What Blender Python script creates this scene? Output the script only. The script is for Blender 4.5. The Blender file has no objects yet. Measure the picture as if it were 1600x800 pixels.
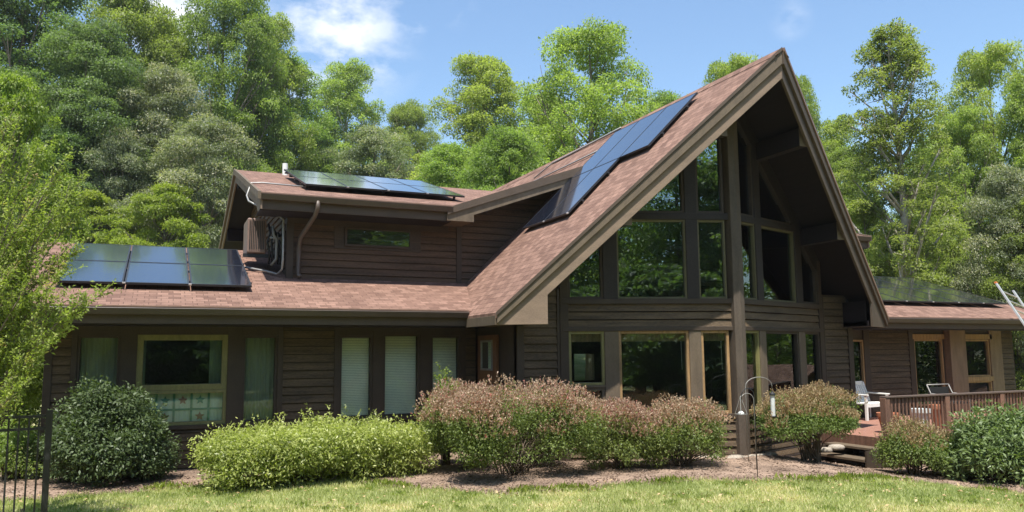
import bpy, math, random
import numpy as np
from mathutils import Vector, Matrix
C = bpy.context.scene.collection
R_ = math.radians
# ------------------------------------------------------------------ camera (eye at the origin, z = 0 is eye level)
FPX, PCY, PIT, ROL, YAW = 1223.8, 412.8, R_(6.475), R_(-0.52), R_(24.3)
def ray(px, py):
    xr = (px-800)/FPX; zr = (PCY-py)/FPX; yc = 1.0
    c, s = math.cos(ROL), math.sin(ROL); x = xr*c-zr*s; zc = xr*s+zr*c
    c, s = math.cos(PIT), math.sin(PIT); y = yc*c-zc*s; z = yc*s+zc*c
    return np.array([x*math.cos(YAW)+y*math.sin(YAW), -x*math.sin(YAW)+y*math.cos(YAW), z])
fw = ray(800, PCY); rt = ray(800+FPX, PCY)-fw; upv = ray(800, PCY-FPX)-fw
cam = bpy.data.cameras.new('camera'); camo = bpy.data.objects.new('camera', cam); C.objects.link(camo)
cam.sensor_width = 36; cam.lens = FPX/1600*36; cam.shift_y = (PCY-400)/1600; cam.clip_end = 2000; cam.clip_start = 0.05
m = Matrix.Identity(4)
for i in range(3):
    m[i][0] = rt[i]; m[i][1] = upv[i]; m[i][2] = -fw[i]
camo.matrix_world = m
bpy.context.scene.camera = camo
# ------------------------------------------------------------------ light
SUN = Vector((-.50, -1.0, 2.9)).normalized()
EL = math.asin(SUN.z); AZ = math.atan2(SUN.x, SUN.y)      # clockwise from +Y
sc = bpy.context.scene
sc.view_settings.view_transform = 'Standard'; sc.view_settings.look = 'None'
sc.view_settings.gamma = 1; sc.view_settings.exposure = 0.95
sl = bpy.data.lights.new('sun', 'SUN'); sl.energy = 4.5; sl.angle = R_(.55); sl.color = (1, .955, .88)
so = bpy.data.objects.new('sun', sl); C.objects.link(so); so.rotation_euler = (-SUN).to_track_quat('-Z', 'Y').to_euler(); so.location = (0, 0, 40)
w = bpy.data.worlds.new('World'); sc.world = w; w.use_nodes = True
nt = w.node_tree; nt.nodes.clear(); N = nt.nodes.new; LK = nt.links.new
out = N('ShaderNodeOutputWorld'); bg = N('ShaderNodeBackground'); bg.inputs[1].default_value = .112
sky = N('ShaderNodeTexSky'); sky.sky_type = 'NISHITA'; sky.sun_disc = False; sky.sun_elevation = EL; sky.sun_rotation = AZ
sky.air_density = 1.2; sky.dust_density = .8; sky.ozone_density = 2.2
tc = N('ShaderNodeTexCoord')
ns = N('ShaderNodeTexNoise'); ns.inputs['Scale'].default_value = 9; ns.inputs['Detail'].default_value = 9; ns.inputs['Roughness'].default_value = .58
mp = N('ShaderNodeMapping'); mp.inputs['Scale'].default_value = (1, 1, 1.8); LK(tc.outputs['Generated'], mp.inputs[0]); LK(mp.outputs[0], ns.inputs[0])
tot = None
for (px, py, rad, amp) in [(525, 40, .125, 1.0), (470, 75, .09, .8), (648, 32, .030, .85), (262, 8, .085, 1.3), (590, 100, .05, .6), (1235, 30, .03, .35), (715, 18, .03, .35)]:
    d = Vector(ray(px, py)).normalized()
    vd = N('ShaderNodeVectorMath'); vd.operation = 'DISTANCE'; LK(tc.outputs['Generated'], vd.inputs[0]); vd.inputs[1].default_value = d
    mr = N('ShaderNodeMapRange'); mr.interpolation_type = 'SMOOTHSTEP'; mr.inputs[1].default_value = rad; mr.inputs[2].default_value = 0; mr.inputs[3].default_value = 0; mr.inputs[4].default_value = amp
    LK(vd.outputs['Value'], mr.inputs[0])
    if tot is None: tot = mr.outputs[0]
    else:
        ma = N('ShaderNodeMath'); ma.operation = 'MAXIMUM'; LK(tot, ma.inputs[0]); LK(mr.outputs[0], ma.inputs[1]); tot = ma.outputs[0]
# scattered fair-weather cloud elsewhere in the sky
ns2 = N('ShaderNodeTexNoise'); ns2.inputs['Scale'].default_value = 2.1; ns2.inputs['Detail'].default_value = 2; LK(tc.outputs['Generated'], ns2.inputs[0])
nm = N('ShaderNodeMapRange'); nm.inputs[1].default_value = .42; nm.inputs[2].default_value = .60; LK(ns.outputs[0], nm.inputs[0])
mu = N('ShaderNodeMath'); mu.operation = 'MULTIPLY'; LK(nm.outputs[0], mu.inputs[0]); LK(tot, mu.inputs[1]); mu.use_clamp = True
mx = N('ShaderNodeMix'); mx.data_type = 'RGBA'; LK(mu.outputs[0], mx.inputs[0]); mx.inputs[7].default_value = (5.6, 5.8, 6.2, 1)
gm = N('ShaderNodeMix'); gm.data_type = 'RGBA'; gm.blend_type = 'MULTIPLY'; gm.inputs[0].default_value = 1; gm.inputs[7].default_value = (.93, .99, 1.02, 1)
LK(sky.outputs[0], gm.inputs[6]); LK(gm.outputs[2], mx.inputs[6]); LK(mx.outputs[2], bg.inputs[0]); LK(bg.outputs[0], out.inputs[0])
HAZE = .0003
sc.cycles.volume_bounces = 0; sc.cycles.max_bounces = 6; sc.cycles.transparent_max_bounces = 12
try: sc.cycles.use_denoising = True
except Exception: pass
# ------------------------------------------------------------------ helpers
def at(px, py, z): r = ray(px, py); return r*z/r[2]
def atY(px, py, Y): r = ray(px, py); return r*Y/r[1]
def atD(px, py, D):
    r = ray(px, py); return r*D/(r[0]*math.sin(YAW)+r[1]*math.cos(YAW))
def sstep(a, b, x): t = np.clip((x-a)/(b-a), 0, 1); return t*t*(3-2*t)
def G(x, y):
    g = -2.02 + .42*(1-sstep(0, 9, np.hypot(x, y))) - .34*sstep(10.2, 13.2, x)*(1-sstep(12.4, 18, y))
    g = g + 6.0*sstep(26, 75, y) + 4*sstep(-4, -40, x)*sstep(18, 50, y)
    g = g - 1.7*sstep(24, 31, x)*(1-sstep(18, 32, y))*sstep(-30, -10, y)
    g = g + .03*np.sin(x*.9+1)*np.cos(y*.7)
    return g
def tag(o, label=None, cat=None, group=None, kind=None):
    if label: o['label'] = label
    if cat: o['category'] = cat
    if group: o['group'] = group
    if kind: o['kind'] = kind
    return o
def thing(name, label, cat, loc=(0, 0, 0), rz=0, group=None):
    o = bpy.data.objects.new(name, None); C.objects.link(o); o.location = loc; o.rotation_euler = (0, 0, rz); o.empty_display_size = .2
    return tag(o, label, cat, group)
class MB:
    def __init__(s): s.v = []; s.f = []
    def add(s, vs, fs):
        n = len(s.v); s.v += [tuple(map(float, p)) for p in vs]; s.f += [tuple(i+n for i in f) for f in fs]
    def hexa(s, p):     # 8 points: bottom 4, top 4
        s.add(p, [(0, 3, 2, 1), (4, 5, 6, 7), (0, 1, 5, 4), (1, 2, 6, 5), (2, 3, 7, 6), (3, 0, 4, 7)])
    def box(s, x0, x1, y0, y1, z0, z1):
        s.hexa([(x0, y0, z0), (x1, y0, z0), (x1, y1, z0), (x0, y1, z0), (x0, y0, z1), (x1, y0, z1), (x1, y1, z1), (x0, y1, z1)])
    def prism(s, poly, off):
        n = len(poly); P = [Vector(p) for p in poly]; o = Vector(off)
        s.add([*P, *[p+o for p in P]], [tuple(range(n))[::-1], tuple(range(n, 2*n))]+[(i, (i+1) % n, n+(i+1) % n, n+i) for i in range(n)])
    def bar(s, a, b, w, h, up=(0, 0, 1)):
        a = Vector(a); b = Vector(b); t = (b-a).normalized(); u = Vector(up); x = t.cross(u)
        if x.length < 1e-4: x = t.cross(Vector((1, 0, 0)))
        x.normalize(); u = x.cross(t).normalized(); x *= w/2; u *= h/2
        s.hexa([a-x-u, a+x-u, a+x+u, a-x+u, b-x-u, b+x-u, b+x+u, b-x+u])
    def tube(s, pts, r, n=8, cap=True):
        pts = [Vector(p) for p in pts]; rs = r if hasattr(r, '__len__') else [r]*len(pts); base = len(s.v); x = None
        for i, p in enumerate(pts):
            t = (pts[min(i+1, len(pts)-1)]-pts[max(i-1, 0)]).normalized()
            if x is None: x = t.orthogonal().normalized()
            x = (x-t*x.dot(t)).normalized(); y = t.cross(x)
            for k in range(n):
                a = 2*math.pi*k/n; s.v.append(tuple(p+(x*math.cos(a)+y*math.sin(a))*rs[i]))
        for i in range(len(pts)-1):
            for k in range(n):
                a = base+i*n+k; b = base+i*n+(k+1) % n; s.f.append((a, b, b+n, a+n))
        if cap:
            s.f.append(tuple(range(base, base+n))[::-1]); e = base+(len(pts)-1)*n; s.f.append(tuple(range(e, e+n)))
    def lathe(s, o, prof, n=16):
        base = len(s.v)
        for r, z in prof:
            for k in range(n):
                a = 2*math.pi*k/n; s.v.append((o[0]+r*math.cos(a), o[1]+r*math.sin(a), o[2]+z))
        for i in range(len(prof)-1):
            for k in range(n): a = base+i*n+k; b = base+i*n+(k+1) % n; s.f.append((a, b, b+n, a+n))
        s.f.append(tuple(range(base, base+n))[::-1]); e = base+(len(prof)-1)*n; s.f.append(tuple(range(e, e+n)))
    def mark(s): s.marks = getattr(s, 'marks', []); s.marks.append((len(s.v), len(s.f)))
    def build_each(s, name, mat, parent=None, bevel=0):      # one object for each marked piece
        mk_ = s.marks+[(len(s.v), len(s.f))]; out_ = []
        for (v0, f0), (v1, f1) in zip(mk_[:-1], mk_[1:]):
            if f1 == f0: continue
            p = MB(); p.v = s.v[v0:v1]; p.f = [tuple(i-v0 for i in f) for f in s.f[f0:f1]]; out_.append(p.build(name, mat, parent, bevel=bevel))
        return out_
    def build(s, name, mat, parent=None, smooth=False, bevel=0, local=False):
        me = bpy.data.meshes.new(name); 
        v = s.v
        if parent is not None and not local:
            mw = PW[parent].inverted(); v = [tuple(mw @ Vector(p)) for p in v]
        me.from_pydata(v, [], s.f); me.validate(); me.update()
        o = bpy.data.objects.new(name, me); C.objects.link(o); me.materials.append(mat)
        if smooth: me.shade_smooth()
        if parent is not None: o.parent = parent; PW[o] = PW[parent]
        else: PW[o] = Matrix.Identity(4)
        if bevel:
            b = o.modifiers.new('bevel', 'BEVEL'); b.width = bevel; b.segments = 2; b.limit_method = 'ANGLE'
        return o
class PWD(dict):
    def __missing__(s, o):
        mm = Matrix.Translation(o.location) @ o.rotation_euler.to_matrix().to_4x4(); s[o] = mm; return mm
PW = PWD()
class Frame:            # a vertical wall: s along, d outward, z up
    def __init__(f, o, t, n): f.o = o; f.t = t; f.n = n
    def P(f, s, d, z): return (f.o[0]+f.t[0]*s+f.n[0]*d, f.o[1]+f.t[1]*s+f.n[1]*d, z)
    def box(f, mb, s0, s1, d0, d1, z0, z1):
        P = f.P; mb.mark(); mb.hexa([P(s0, d0, z0), P(s1, d0, z0), P(s1, d1, z0), P(s0, d1, z0), P(s0, d0, z1), P(s1, d0, z1), P(s1, d1, z1), P(s0, d1, z1)])
    def poly(f, mb, sz, d0, d1):
        n = len(sz); mb.mark(); mb.add([f.P(s, d0, z) for s, z in sz]+[f.P(s, d1, z) for s, z in sz], [tuple(range(n))[::-1], tuple(range(n, 2*n))]+[(i, (i+1) % n, n+(i+1) % n, n+i) for i in range(n)])
    def siding(f, mb, s0, s1, z0, z1, ex=.152, clip=None):
        k = math.floor(z0/ex); mb.mark()
        while k*ex < z1-.005:
            a = max(k*ex, z0); b = min((k+1)*ex, z1); k += 1
            if b-a < .01: continue
            sa, sb = (s0, s1) if clip is None else clip((a+b)/2)
            if sb-sa < .02: continue
            j = random.uniform(-.002, .002); o1 = .036+j; o2 = .008
            P = f.P
            g0 = a+.02
            mb.add([P(sa, o1, g0), P(sb, o1, g0), P(sb, o2, b), P(sa, o2, b), P(sa, -.001, g0), P(sb, -.001, g0), P(sa, -.001, b), P(sb, -.001, b)], [(0, 1, 2, 3), (4, 5, 1, 0), (0, 3, 6, 4), (1, 5, 7, 2), (2, 7, 6, 3)])
            q_ = sa+random.uniform(.8, 3.2)          # butt joints between boards
            while q_ < sb-.3: mb.add([P(q_-.002, o1+.001, g0), P(q_+.002, o1+.001, g0), P(q_+.002, o2+.0015, b), P(q_-.002, o2+.0015, b)], [(0, 1, 2, 3)]); q_ += random.uniform(1.6, 3.4)
# ------------------------------------------------------------------ materials
def new_mat(name):
    mt = bpy.data.materials.new(name); mt.use_nodes = True; nt = mt.node_tree; return mt, nt, nt.nodes['Principled BSDF']
def mk(name, col, rough=.6, var=.25, scale=3, stretch=(1, 1, 1), bump=.15, metal=0, spec=.4, fine=40):
    mt, nt, b = new_mat(name); N = nt.nodes.new; LK = nt.links.new
    tc = N('ShaderNodeTexCoord'); mp = N('ShaderNodeMapping'); mp.inputs['Scale'].default_value = stretch; LK(tc.outputs['Object'], mp.inputs[0])
    n1 = N('ShaderNodeTexNoise'); n1.inputs['Scale'].default_value = scale; n1.inputs['Detail'].default_value = 6; LK(mp.outputs[0], n1.inputs[0])
    n2 = N('ShaderNodeTexNoise'); n2.inputs['Scale'].default_value = fine; n2.inputs['Detail'].default_value = 3; LK(mp.outputs[0], n2.inputs[0])
    ad = N('ShaderNodeMath'); ad.operation = 'ADD'; LK(n1.outputs[0], ad.inputs[0]); LK(n2.outputs[0], ad.inputs[1])
    mr = N('ShaderNodeMapRange'); mr.inputs[1].default_value = .7; mr.inputs[2].default_value = 1.3; mr.inputs[3].default_value = 1-var; mr.inputs[4].default_value = 1+var; LK(ad.outputs[0], mr.inputs[0])
    vm = N('ShaderNodeVectorMath'); vm.operation = 'SCALE'; vm.inputs[0].default_value = col; LK(mr.outputs[0], vm.inputs['Scale']); LK(vm.outputs[0], b.inputs['Base Color'])
    b.inputs['Roughness'].default_value = rough; b.inputs['Metallic'].default_value = metal; b.inputs['Specular IOR Level'].default_value = spec
    if bump:
        bp = N('ShaderNodeBump'); bp.inputs['Strength'].default_value = bump; bp.inputs['Distance'].default_value = .02; LK(n2.outputs[0], bp.inputs['Height']); LK(bp.outputs[0], b.inputs['Normal'])
    return mt
def shingle(name, ax):   # ax: 'X' courses along X (slopes in Y), 'Y' courses along Y
    mt, nt, b = new_mat(name); N = nt.nodes.new; LK = nt.links.new
    tc = N('ShaderNodeTexCoord'); sx = N('ShaderNodeSeparateXYZ'); LK(tc.outputs['Object'], sx.inputs[0]); cb = N('ShaderNodeCombineXYZ')
    mm = N('ShaderNodeMath'); mm.operation = 'MULTIPLY'
    if ax == 'X': mm.inputs[1].default_value = 1.055; LK(sx.outputs[1], mm.inputs[0]); LK(sx.outputs[0], cb.inputs[0])
    else: mm.inputs[1].default_value = 1.414; LK(sx.outputs[0], mm.inputs[0]); LK(sx.outputs[1], cb.inputs[0])
    LK(mm.outputs[0], cb.inputs[1])
    br = N('ShaderNodeTexBrick'); LK(cb.outputs[0], br.inputs[0]); br.inputs['Scale'].default_value = 1; br.inputs['Brick Width'].default_value = .19; br.inputs['Row Height'].default_value = .135
    br.inputs['Mortar Size'].default_value = .006; br.inputs['Mortar Smooth'].default_value = .5; br.inputs['Bias'].default_value = 0; br.offset = .37; br.squash = 1
    br.inputs['Color1'].default_value = (.145, .082, .060, 1); br.inputs['Color2'].default_value = (.245, .146, .108, 1); br.inputs['Mortar'].default_value = (.070, .040, .030, 1)
    n1 = N('ShaderNodeTexNoise'); n1.inputs['Scale'].default_value = .7; n1.inputs['Detail'].default_value = 5; LK(tc.outputs['Object'], n1.inputs[0])
    n2 = N('ShaderNodeTexNoise'); n2.inputs['Scale'].default_value = 60; n2.inputs['Detail'].default_value = 3; LK(tc.outputs['Object'], n2.inputs[0])
    wn = N('ShaderNodeTexNoise'); wn.inputs['Scale'].default_value = 5; wn.inputs['Detail'].default_value = 2; LK(cb.outputs[0], wn.inputs[0])
    a1 = N('ShaderNodeMath'); a1.operation = 'ADD'; LK(n1.outputs[0], a1.inputs[0]); LK(n2.outputs[0], a1.inputs[1])
    a2 = N('ShaderNodeMath'); a2.operation = 'ADD'; LK(a1.outputs[0], a2.inputs[0]); LK(wn.outputs[0], a2.inputs[1])
    mr = N('ShaderNodeMapRange'); mr.inputs[1].default_value = 1.1; mr.inputs[2].default_value = 1.9; mr.inputs[3].default_value = .80; mr.inputs[4].default_value = 1.22; LK(a2.outputs[0], mr.inputs[0])
    vm = N('ShaderNodeVectorMath'); vm.operation = 'SCALE'; LK(br.outputs[0], vm.inputs[0]); LK(mr.outputs[0], vm.inputs['Scale']); LK(vm.outputs[0], b.inputs['Base Color'])
    b.inputs['Roughness'].default_value = .9; b.inputs['Specular IOR Level'].default_value = .25
    fr = N('ShaderNodeMath'); fr.operation = 'DIVIDE'; fr.inputs[1].default_value = .135; LK(mm.outputs[0], fr.inputs[0]); f2 = N('ShaderNodeMath'); f2.operation = 'FRACT'; LK(fr.outputs[0], f2.inputs[0])
    ng = N('ShaderNodeMath'); ng.operation = 'MULTIPLY'; ng.inputs[1].default_value = -1.0; LK(f2.outputs[0], ng.inputs[0])
    h = N('ShaderNodeMath'); h.operation = 'ADD'; LK(ng.outputs[0], h.inputs[0]); s3 = N('ShaderNodeMath'); s3.operation = 'MULTIPLY'; s3.inputs[1].default_value = .5; LK(n2.outputs[0], s3.inputs[0]); LK(s3.outputs[0], h.inputs[1])
    bp = N('ShaderNodeBump'); bp.inputs['Strength'].default_value = .8; bp.inputs['Distance'].default_value = .02; LK(h.outputs[0], bp.inputs['Height']); LK(bp.outputs[0], b.inputs['Normal'])
    return mt
def glass(name, tint=(.75, .8, .78), ior=1.55, rough=0.0):
    mt, nt, b = new_mat(name); nt.nodes.remove(b); N = nt.nodes.new; LK = nt.links.new
    o = nt.nodes['Material Output']; tr = N('ShaderNodeBsdfTransparent'); tr.inputs[0].default_value = (*tint, 1); gl = N('ShaderNodeBsdfGlossy'); gl.inputs['Roughness'].default_value = rough; gl.inputs[0].default_value = (.86, .95, .97, 1)
    fr = N('ShaderNodeFresnel'); fr.inputs[0].default_value = ior; mx = N('ShaderNodeMixShader')
    tc = N('ShaderNodeTexCoord'); ns = N('ShaderNodeTexNoise'); ns.inputs['Scale'].default_value = 1.1; ns.inputs['Detail'].default_value = 1; LK(tc.outputs['Object'], ns.inputs[0])
    bp = N('ShaderNodeBump'); bp.inputs['Strength'].default_value = .05; bp.inputs['Distance'].default_value = .05; LK(ns.outputs[0], bp.inputs['Height']); LK(bp.outputs[0], gl.inputs['Normal'])
    LK(fr.outputs[0], mx.inputs[0]); LK(tr.outputs[0], mx.inputs[1]); LK(gl.outputs[0], mx.inputs[2]); LK(mx.outputs[0], o.inputs[0])
    return mt
def leafmat(name, c0, c1, c2=None, trans=.35, rough=.5, tcol=None):
    mt, nt, b = new_mat(name); N = nt.nodes.new; LK = nt.links.new; o = nt.nodes['Material Output']
    at_ = N('ShaderNodeAttribute'); at_.attribute_name = 'tint'; cr = N('ShaderNodeValToRGB'); LK(at_.outputs['Fac'], cr.inputs[0])
    e = cr.color_ramp.elements; e[0].position = 0; e[0].color = (*c0, 1); e[1].position = .7 if c2 else 1; e[1].color = (*c1, 1)
    if c2: x = e.new(.9); x.color = (*c2, 1)
    oi = N('ShaderNodeObjectInfo'); hs = N('ShaderNodeHueSaturation'); LK(cr.outputs[0], hs.inputs['Color'])
    mr = N('ShaderNodeMapRange'); mr.inputs[3].default_value = .485; mr.inputs[4].default_value = .515; LK(oi.outputs['Random'], mr.inputs[0]); LK(mr.outputs[0], hs.inputs['Hue'])
    LK(hs.outputs[0], b.inputs['Base Color']); b.inputs['Roughness'].default_value = rough; b.inputs['Specular IOR Level'].default_value = .35
    tr = N('ShaderNodeBsdfTranslucent'); v = N('ShaderNodeVectorMath'); v.operation = 'MULTIPLY'; v.inputs[1].default_value = tcol or (1.5, 1.7, .7); LK(hs.outputs[0], v.inputs[0]); LK(v.outputs[0], tr.inputs[0])
    mx = N('ShaderNodeMixShader'); mx.inputs[0].default_value = trans; LK(b.outputs[0], mx.inputs[1]); LK(tr.outputs[0], mx.inputs[2]); LK(mx.outputs[0], o.inputs[0])
    return mt
M = {}
M['shX'] = shingle('shingles_along_eave', 'X'); M['shY'] = shingle('shingles_on_steep_slope', 'Y')
M['siding'] = mk('stained_lap_siding', (.098, .066, .037), .75, .6, 1.6, (.6, .6, 7), .5, fine=22)
M['sidingred'] = mk('redder_lap_siding', (.088, .054, .033), .75, .55, 1.6, (.6, .6, 7), .5, fine=22)
M['trim'] = mk('dark_brown_trim', (.052, .036, .024), .65, .22, 3, (1, 1, 1), .12)
M['trimdk'] = mk('overhang_shaded_trim', (.026, .019, .016), .65, .3, 3, bump=.12)  # near-black tone paints the roof overhang's shade onto the upper mullions
M['trimgrey'] = mk('weathered_grey_brown_trim', (.122, .091, .060), .7, .25, 3, (3, 3, .6), .15)
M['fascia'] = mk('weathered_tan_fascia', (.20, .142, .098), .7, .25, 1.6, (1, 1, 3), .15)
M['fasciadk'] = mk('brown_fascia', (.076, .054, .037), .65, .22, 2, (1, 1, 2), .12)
M['drip'] = mk('drip_edge_metal', (.20, .125, .09), .45, .15, 5, bump=0)
M['gutter'] = mk('brown_metal_gutter', (.075, .055, .043), .4, .15, 4, bump=.03)
M['spout'] = mk('brown_downspout_metal', (.10, .075, .058), .45, .15, 4, bump=.03)
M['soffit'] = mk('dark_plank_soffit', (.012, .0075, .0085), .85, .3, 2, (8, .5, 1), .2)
M['oak'] = mk('golden_window_wood', (.30, .185, .085), .55, .45, 4, (5, 5, .5), .1)
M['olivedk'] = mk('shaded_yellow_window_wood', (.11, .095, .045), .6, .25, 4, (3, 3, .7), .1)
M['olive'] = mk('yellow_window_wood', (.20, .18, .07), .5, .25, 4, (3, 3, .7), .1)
M['glass'] = glass('window_glass', (.90, .95, .93), ior=1.8); M['glassup'] = glass('tall_window_glass', (.8, .86, .84), ior=2.3); M['glassclear'] = glass('clear_window_glass', (.98, .99, .96), ior=1.42)
M['glassdk'] = glass('tinted_window_glass', (.35, .4, .38), 1.6)
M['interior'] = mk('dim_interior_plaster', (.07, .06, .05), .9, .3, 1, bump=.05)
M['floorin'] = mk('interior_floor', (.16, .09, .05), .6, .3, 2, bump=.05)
M['blind'] = mk('white_blind_slats', (.92, .90, .76), .6, .08, 3, bump=0)
M['curtain'] = mk('sheer_pale_curtain', (.22, .25, .19), .8, .2, 3, (12, 12, .4), .1)
M['black'] = mk('black_metal', (.016, .017, .018), .45, .2, 6, bump=.05)
M['pframe'] = mk('black_anodised_frame', (.03, .032, .037), .35, .15, 6, bump=0)
M['steel'] = mk('galvanised_conduit', (.34, .33, .31), .45, .12, 8, bump=.03, metal=.4)
M['wire'] = mk('dull_grey_metal', (.26, .25, .23), .5, .15, 8, bump=.03, metal=.2)
M['white'] = mk('weathered_white_paint', (.74, .73, .68), .55, .10, 5, bump=.08)
M['alu'] = mk('aluminium', (.62, .62, .60), .35, .1, 6, bump=.02, metal=.5)
M['deck'] = mk('red_brown_deck_boards', (.27, .135, .095), .65, .3, 2, (.8, 7, 2), .2)
M['redwood'] = mk('stained_red_brown_wood', (.165, .088, .058), .7, .5, 3, (4, 4, .7), .15)
M['raildk'] = mk('dark_rail_cap', (.10, .07, .055), .6, .25, 3, (.5, 4, 3), .1)
M['brownbox'] = mk('brown_cabinet_metal', (.20, .13, .10), .45, .15, 5, bump=.04)
M['terra'] = mk('terracotta', (.42, .17, .09), .8, .2, 6)
M['stone'] = mk('field_stone', (.30, .26, .21), .9, .45, 4, bump=.5)
M['concrete'] = mk('concrete_block', (.22, .19, .16), .9, .3, 4, bump=.3)
M['bark'] = mk('grey_brown_bark', (.17, .14, .11), .95, .4, 4, (1, 1, .25), .6)
M['barkpale'] = mk('pale_bark', (.34, .30, .25), .95, .35, 4, (1, 1, .3), .5)
M['stem'] = mk('shrub_stems', (.10, .075, .05), .9, .3, 10, bump=.3)
M['paper'] = mk('orange_book_covers', (.50, .15, .04), .7, .3, 12, bump=0)
M['clear'] = mk('clear_grey_plastic', (.60, .62, .60), .25, .1, 8, bump=0)
M['teal'] = mk('teal_quilt_grid', (.12, .30, .26), .8, .15, 9, bump=0)
M['rose'] = mk('faded_rose_star', (.36, .20, .18), .8, .15, 9, bump=0)
M['cafe'] = mk('pale_cafe_curtain', (.60, .70, .64), .8, .12, 5, (6, 6, .6), .05)
M['seed'] = mk('seed_yellow', (.45, .33, .12), .9, .2, 30, bump=.3)
# solar cell glass
mt, nt, b = new_mat('solar_cell_glass'); N = nt.nodes.new; LK = nt.links.new
tc = N('ShaderNodeTexCoord'); uvn = N('ShaderNodeUVMap'); brk = N('ShaderNodeTexBrick'); brk.offset = 0; LK(uvn.outputs[0], brk.inputs[0]); brk.inputs['Scale'].default_value = 1
brk.inputs['Brick Width'].default_value = 1/6; brk.inputs['Row Height'].default_value = 1/10; brk.inputs['Mortar Size'].default_value = .0035
brk.inputs['Color1'].default_value = (.012, .016, .030, 1); brk.inputs['Color2'].default_value = (.013, .016, .028, 1); brk.inputs['Mortar'].default_value = (.035, .04, .05, 1)
LK(brk.outputs[0], b.inputs['Base Color']); b.inputs['Roughness'].default_value = .16; b.inputs['IOR'].default_value = 2.3; b.inputs['Specular IOR Level'].default_value = .8
b.inputs['Coat Weight'].default_value = 1.0; b.inputs['Coat Roughness'].default_value = .06
M['cell'] = mt
# leaves
M['lf_bright'] = leafmat('bright_green_leaves', (.13, .175, .040), (.37, .44, .13), trans=.5)
M['lf_mid'] = leafmat('mid_green_leaves', (.095, .135, .036), (.29, .36, .105), trans=.5)
M['lf_dark'] = leafmat('dark_green_leaves', (.055, .085, .034), (.175, .24, .09), trans=.45)
M['lf_grey'] = leafmat('grey_green_leaves', (.090, .115, .062), (.22, .245, .145), (.42, .40, .28), trans=.35)
M['lf_yel'] = leafmat('yellow_green_leaves', (.12, .165, .03), (.29, .34, .065), trans=.48)
M['lf_hedge'] = leafmat('hedge_leaves', (.15, .19, .045), (.47, .50, .17), trans=.4, rough=.4)
M['lf_shrub'] = leafmat('deep_green_shrub_leaves', (.035, .060, .024), (.115, .165, .065), trans=.25, rough=.5)
M['lf_spirea'] = leafmat('olive_spirea_leaves', (.075, .115, .028), (.22, .27, .08), trans=.4)
M['lf_bloom'] = leafmat('dusty_pink_flower_heads', (.27, .20, .12), (.48, .37, .25), (.50, .20, .16), trans=.3, tcol=(1.3, 1, .8))
M['lf_straw'] = leafmat('straw_flower_heads', (.24, .17, .09), (.42, .33, .18), (.36, .20, .13), trans=.3, tcol=(1.3, 1.1, .8))
M['lf_rhodo'] = leafmat('glossy_green_leaves', (.070, .105, .036), (.22, .28, .11), trans=.28, rough=.4)
M['lf_feather'] = leafmat('fresh_green_leaflets', (.095, .145, .032), (.27, .35, .09), (.38, .30, .14), trans=.45)
M['lf_grass'] = leafmat('lawn_grass_blades', (.25, .29, .10), (.47, .48, .22), (.66, .56, .36), trans=.4)
# ------------------------------------------------------------------ the ground
def heightgrid(name, xs, ys, zf, mat, keep=None, kind='structure'):
    X, Y = np.meshgrid(xs, ys); Z = zf(X, Y); n = len(xs); V = np.stack([X, Y, Z], -1).reshape(-1, 3)
    I = np.arange(len(ys)-1)[:, None]*n+np.arange(n-1)[None]; F = np.stack([I, I+1, I+n+1, I+n], -1).reshape(-1, 4)
    if keep is not None: cx = V[F].mean(1); F = F[keep(cx[:, 0], cx[:, 1])]
    me = bpy.data.meshes.new(name); me.from_pydata(V.tolist(), [], F.tolist()); me.update(); me.shade_smooth(); me.materials.append(mat)
    o = bpy.data.objects.new(name, me); C.objects.link(o); tag(o, kind=kind); return o
mt, nt, b = new_mat('lawn_soil_and_thatch'); N = nt.nodes.new; LK = nt.links.new
tc = N('ShaderNodeTexCoord'); n1 = N('ShaderNodeTexNoise'); n1.inputs['Scale'].default_value = .8; n1.inputs['Detail'].default_value = 8; LK(tc.outputs['Object'], n1.inputs[0])
cr = N('ShaderNodeValToRGB'); LK(n1.outputs[0], cr.inputs[0]); e = cr.color_ramp.elements; e[0].position = .35; e[0].color = (.17, .20, .07, 1); e[1].position = .68; e[1].color = (.36, .32, .17, 1)
LK(cr.outputs[0], b.inputs['Base Color']); b.inputs['Roughness'].default_value = .95; b.inputs['Specular IOR Level'].default_value = .1
M['lawn'] = mt
M['mulch'] = mk('bark_mulch', (.235, .168, .125), .95, .55, 1.6, bump=.9, fine=38, spec=.1)
xs = np.concatenate([np.linspace(-260, -16, 40), np.linspace(-15, 30, 181), np.linspace(31, 260, 40)]); ys = np.concatenate([np.linspace(-200, -3, 40), np.linspace(-2, 32, 137), np.linspace(33, 260, 50)])
heightgrid('ground', xs, ys, G, M['lawn'])
BX = [-6, -2.5, -1, 1, 2.4, 3.6, 4.4, 5.2, 6.6, 8, 9.2, 10, 11, 12, 13, 14, 16, 20]; BY = [12.6, 13.1, 13.3, 13.5, 13.2, 11.6, 10.8, 10.45, 10.4, 10.0, 9.4, 9.25, 9.0, 8.6, 8.2, 8.0, 8.0, 8.0]
def yb(x): return np.interp(x, BX, BY)+.10*np.sin(x*5.1)+.06*np.sin(x*11.3+1)
heightgrid('mulch_bed', np.arange(-6, 20, .08), np.arange(7.6, 16.6, .08), lambda x, y: G(x, y)+.012+.03*sstep(0, .5, y-yb(x))+.012*np.sin(x*9)*np.sin(y*8), M['mulch'], keep=lambda x, y: (y > yb(x)))
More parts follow.
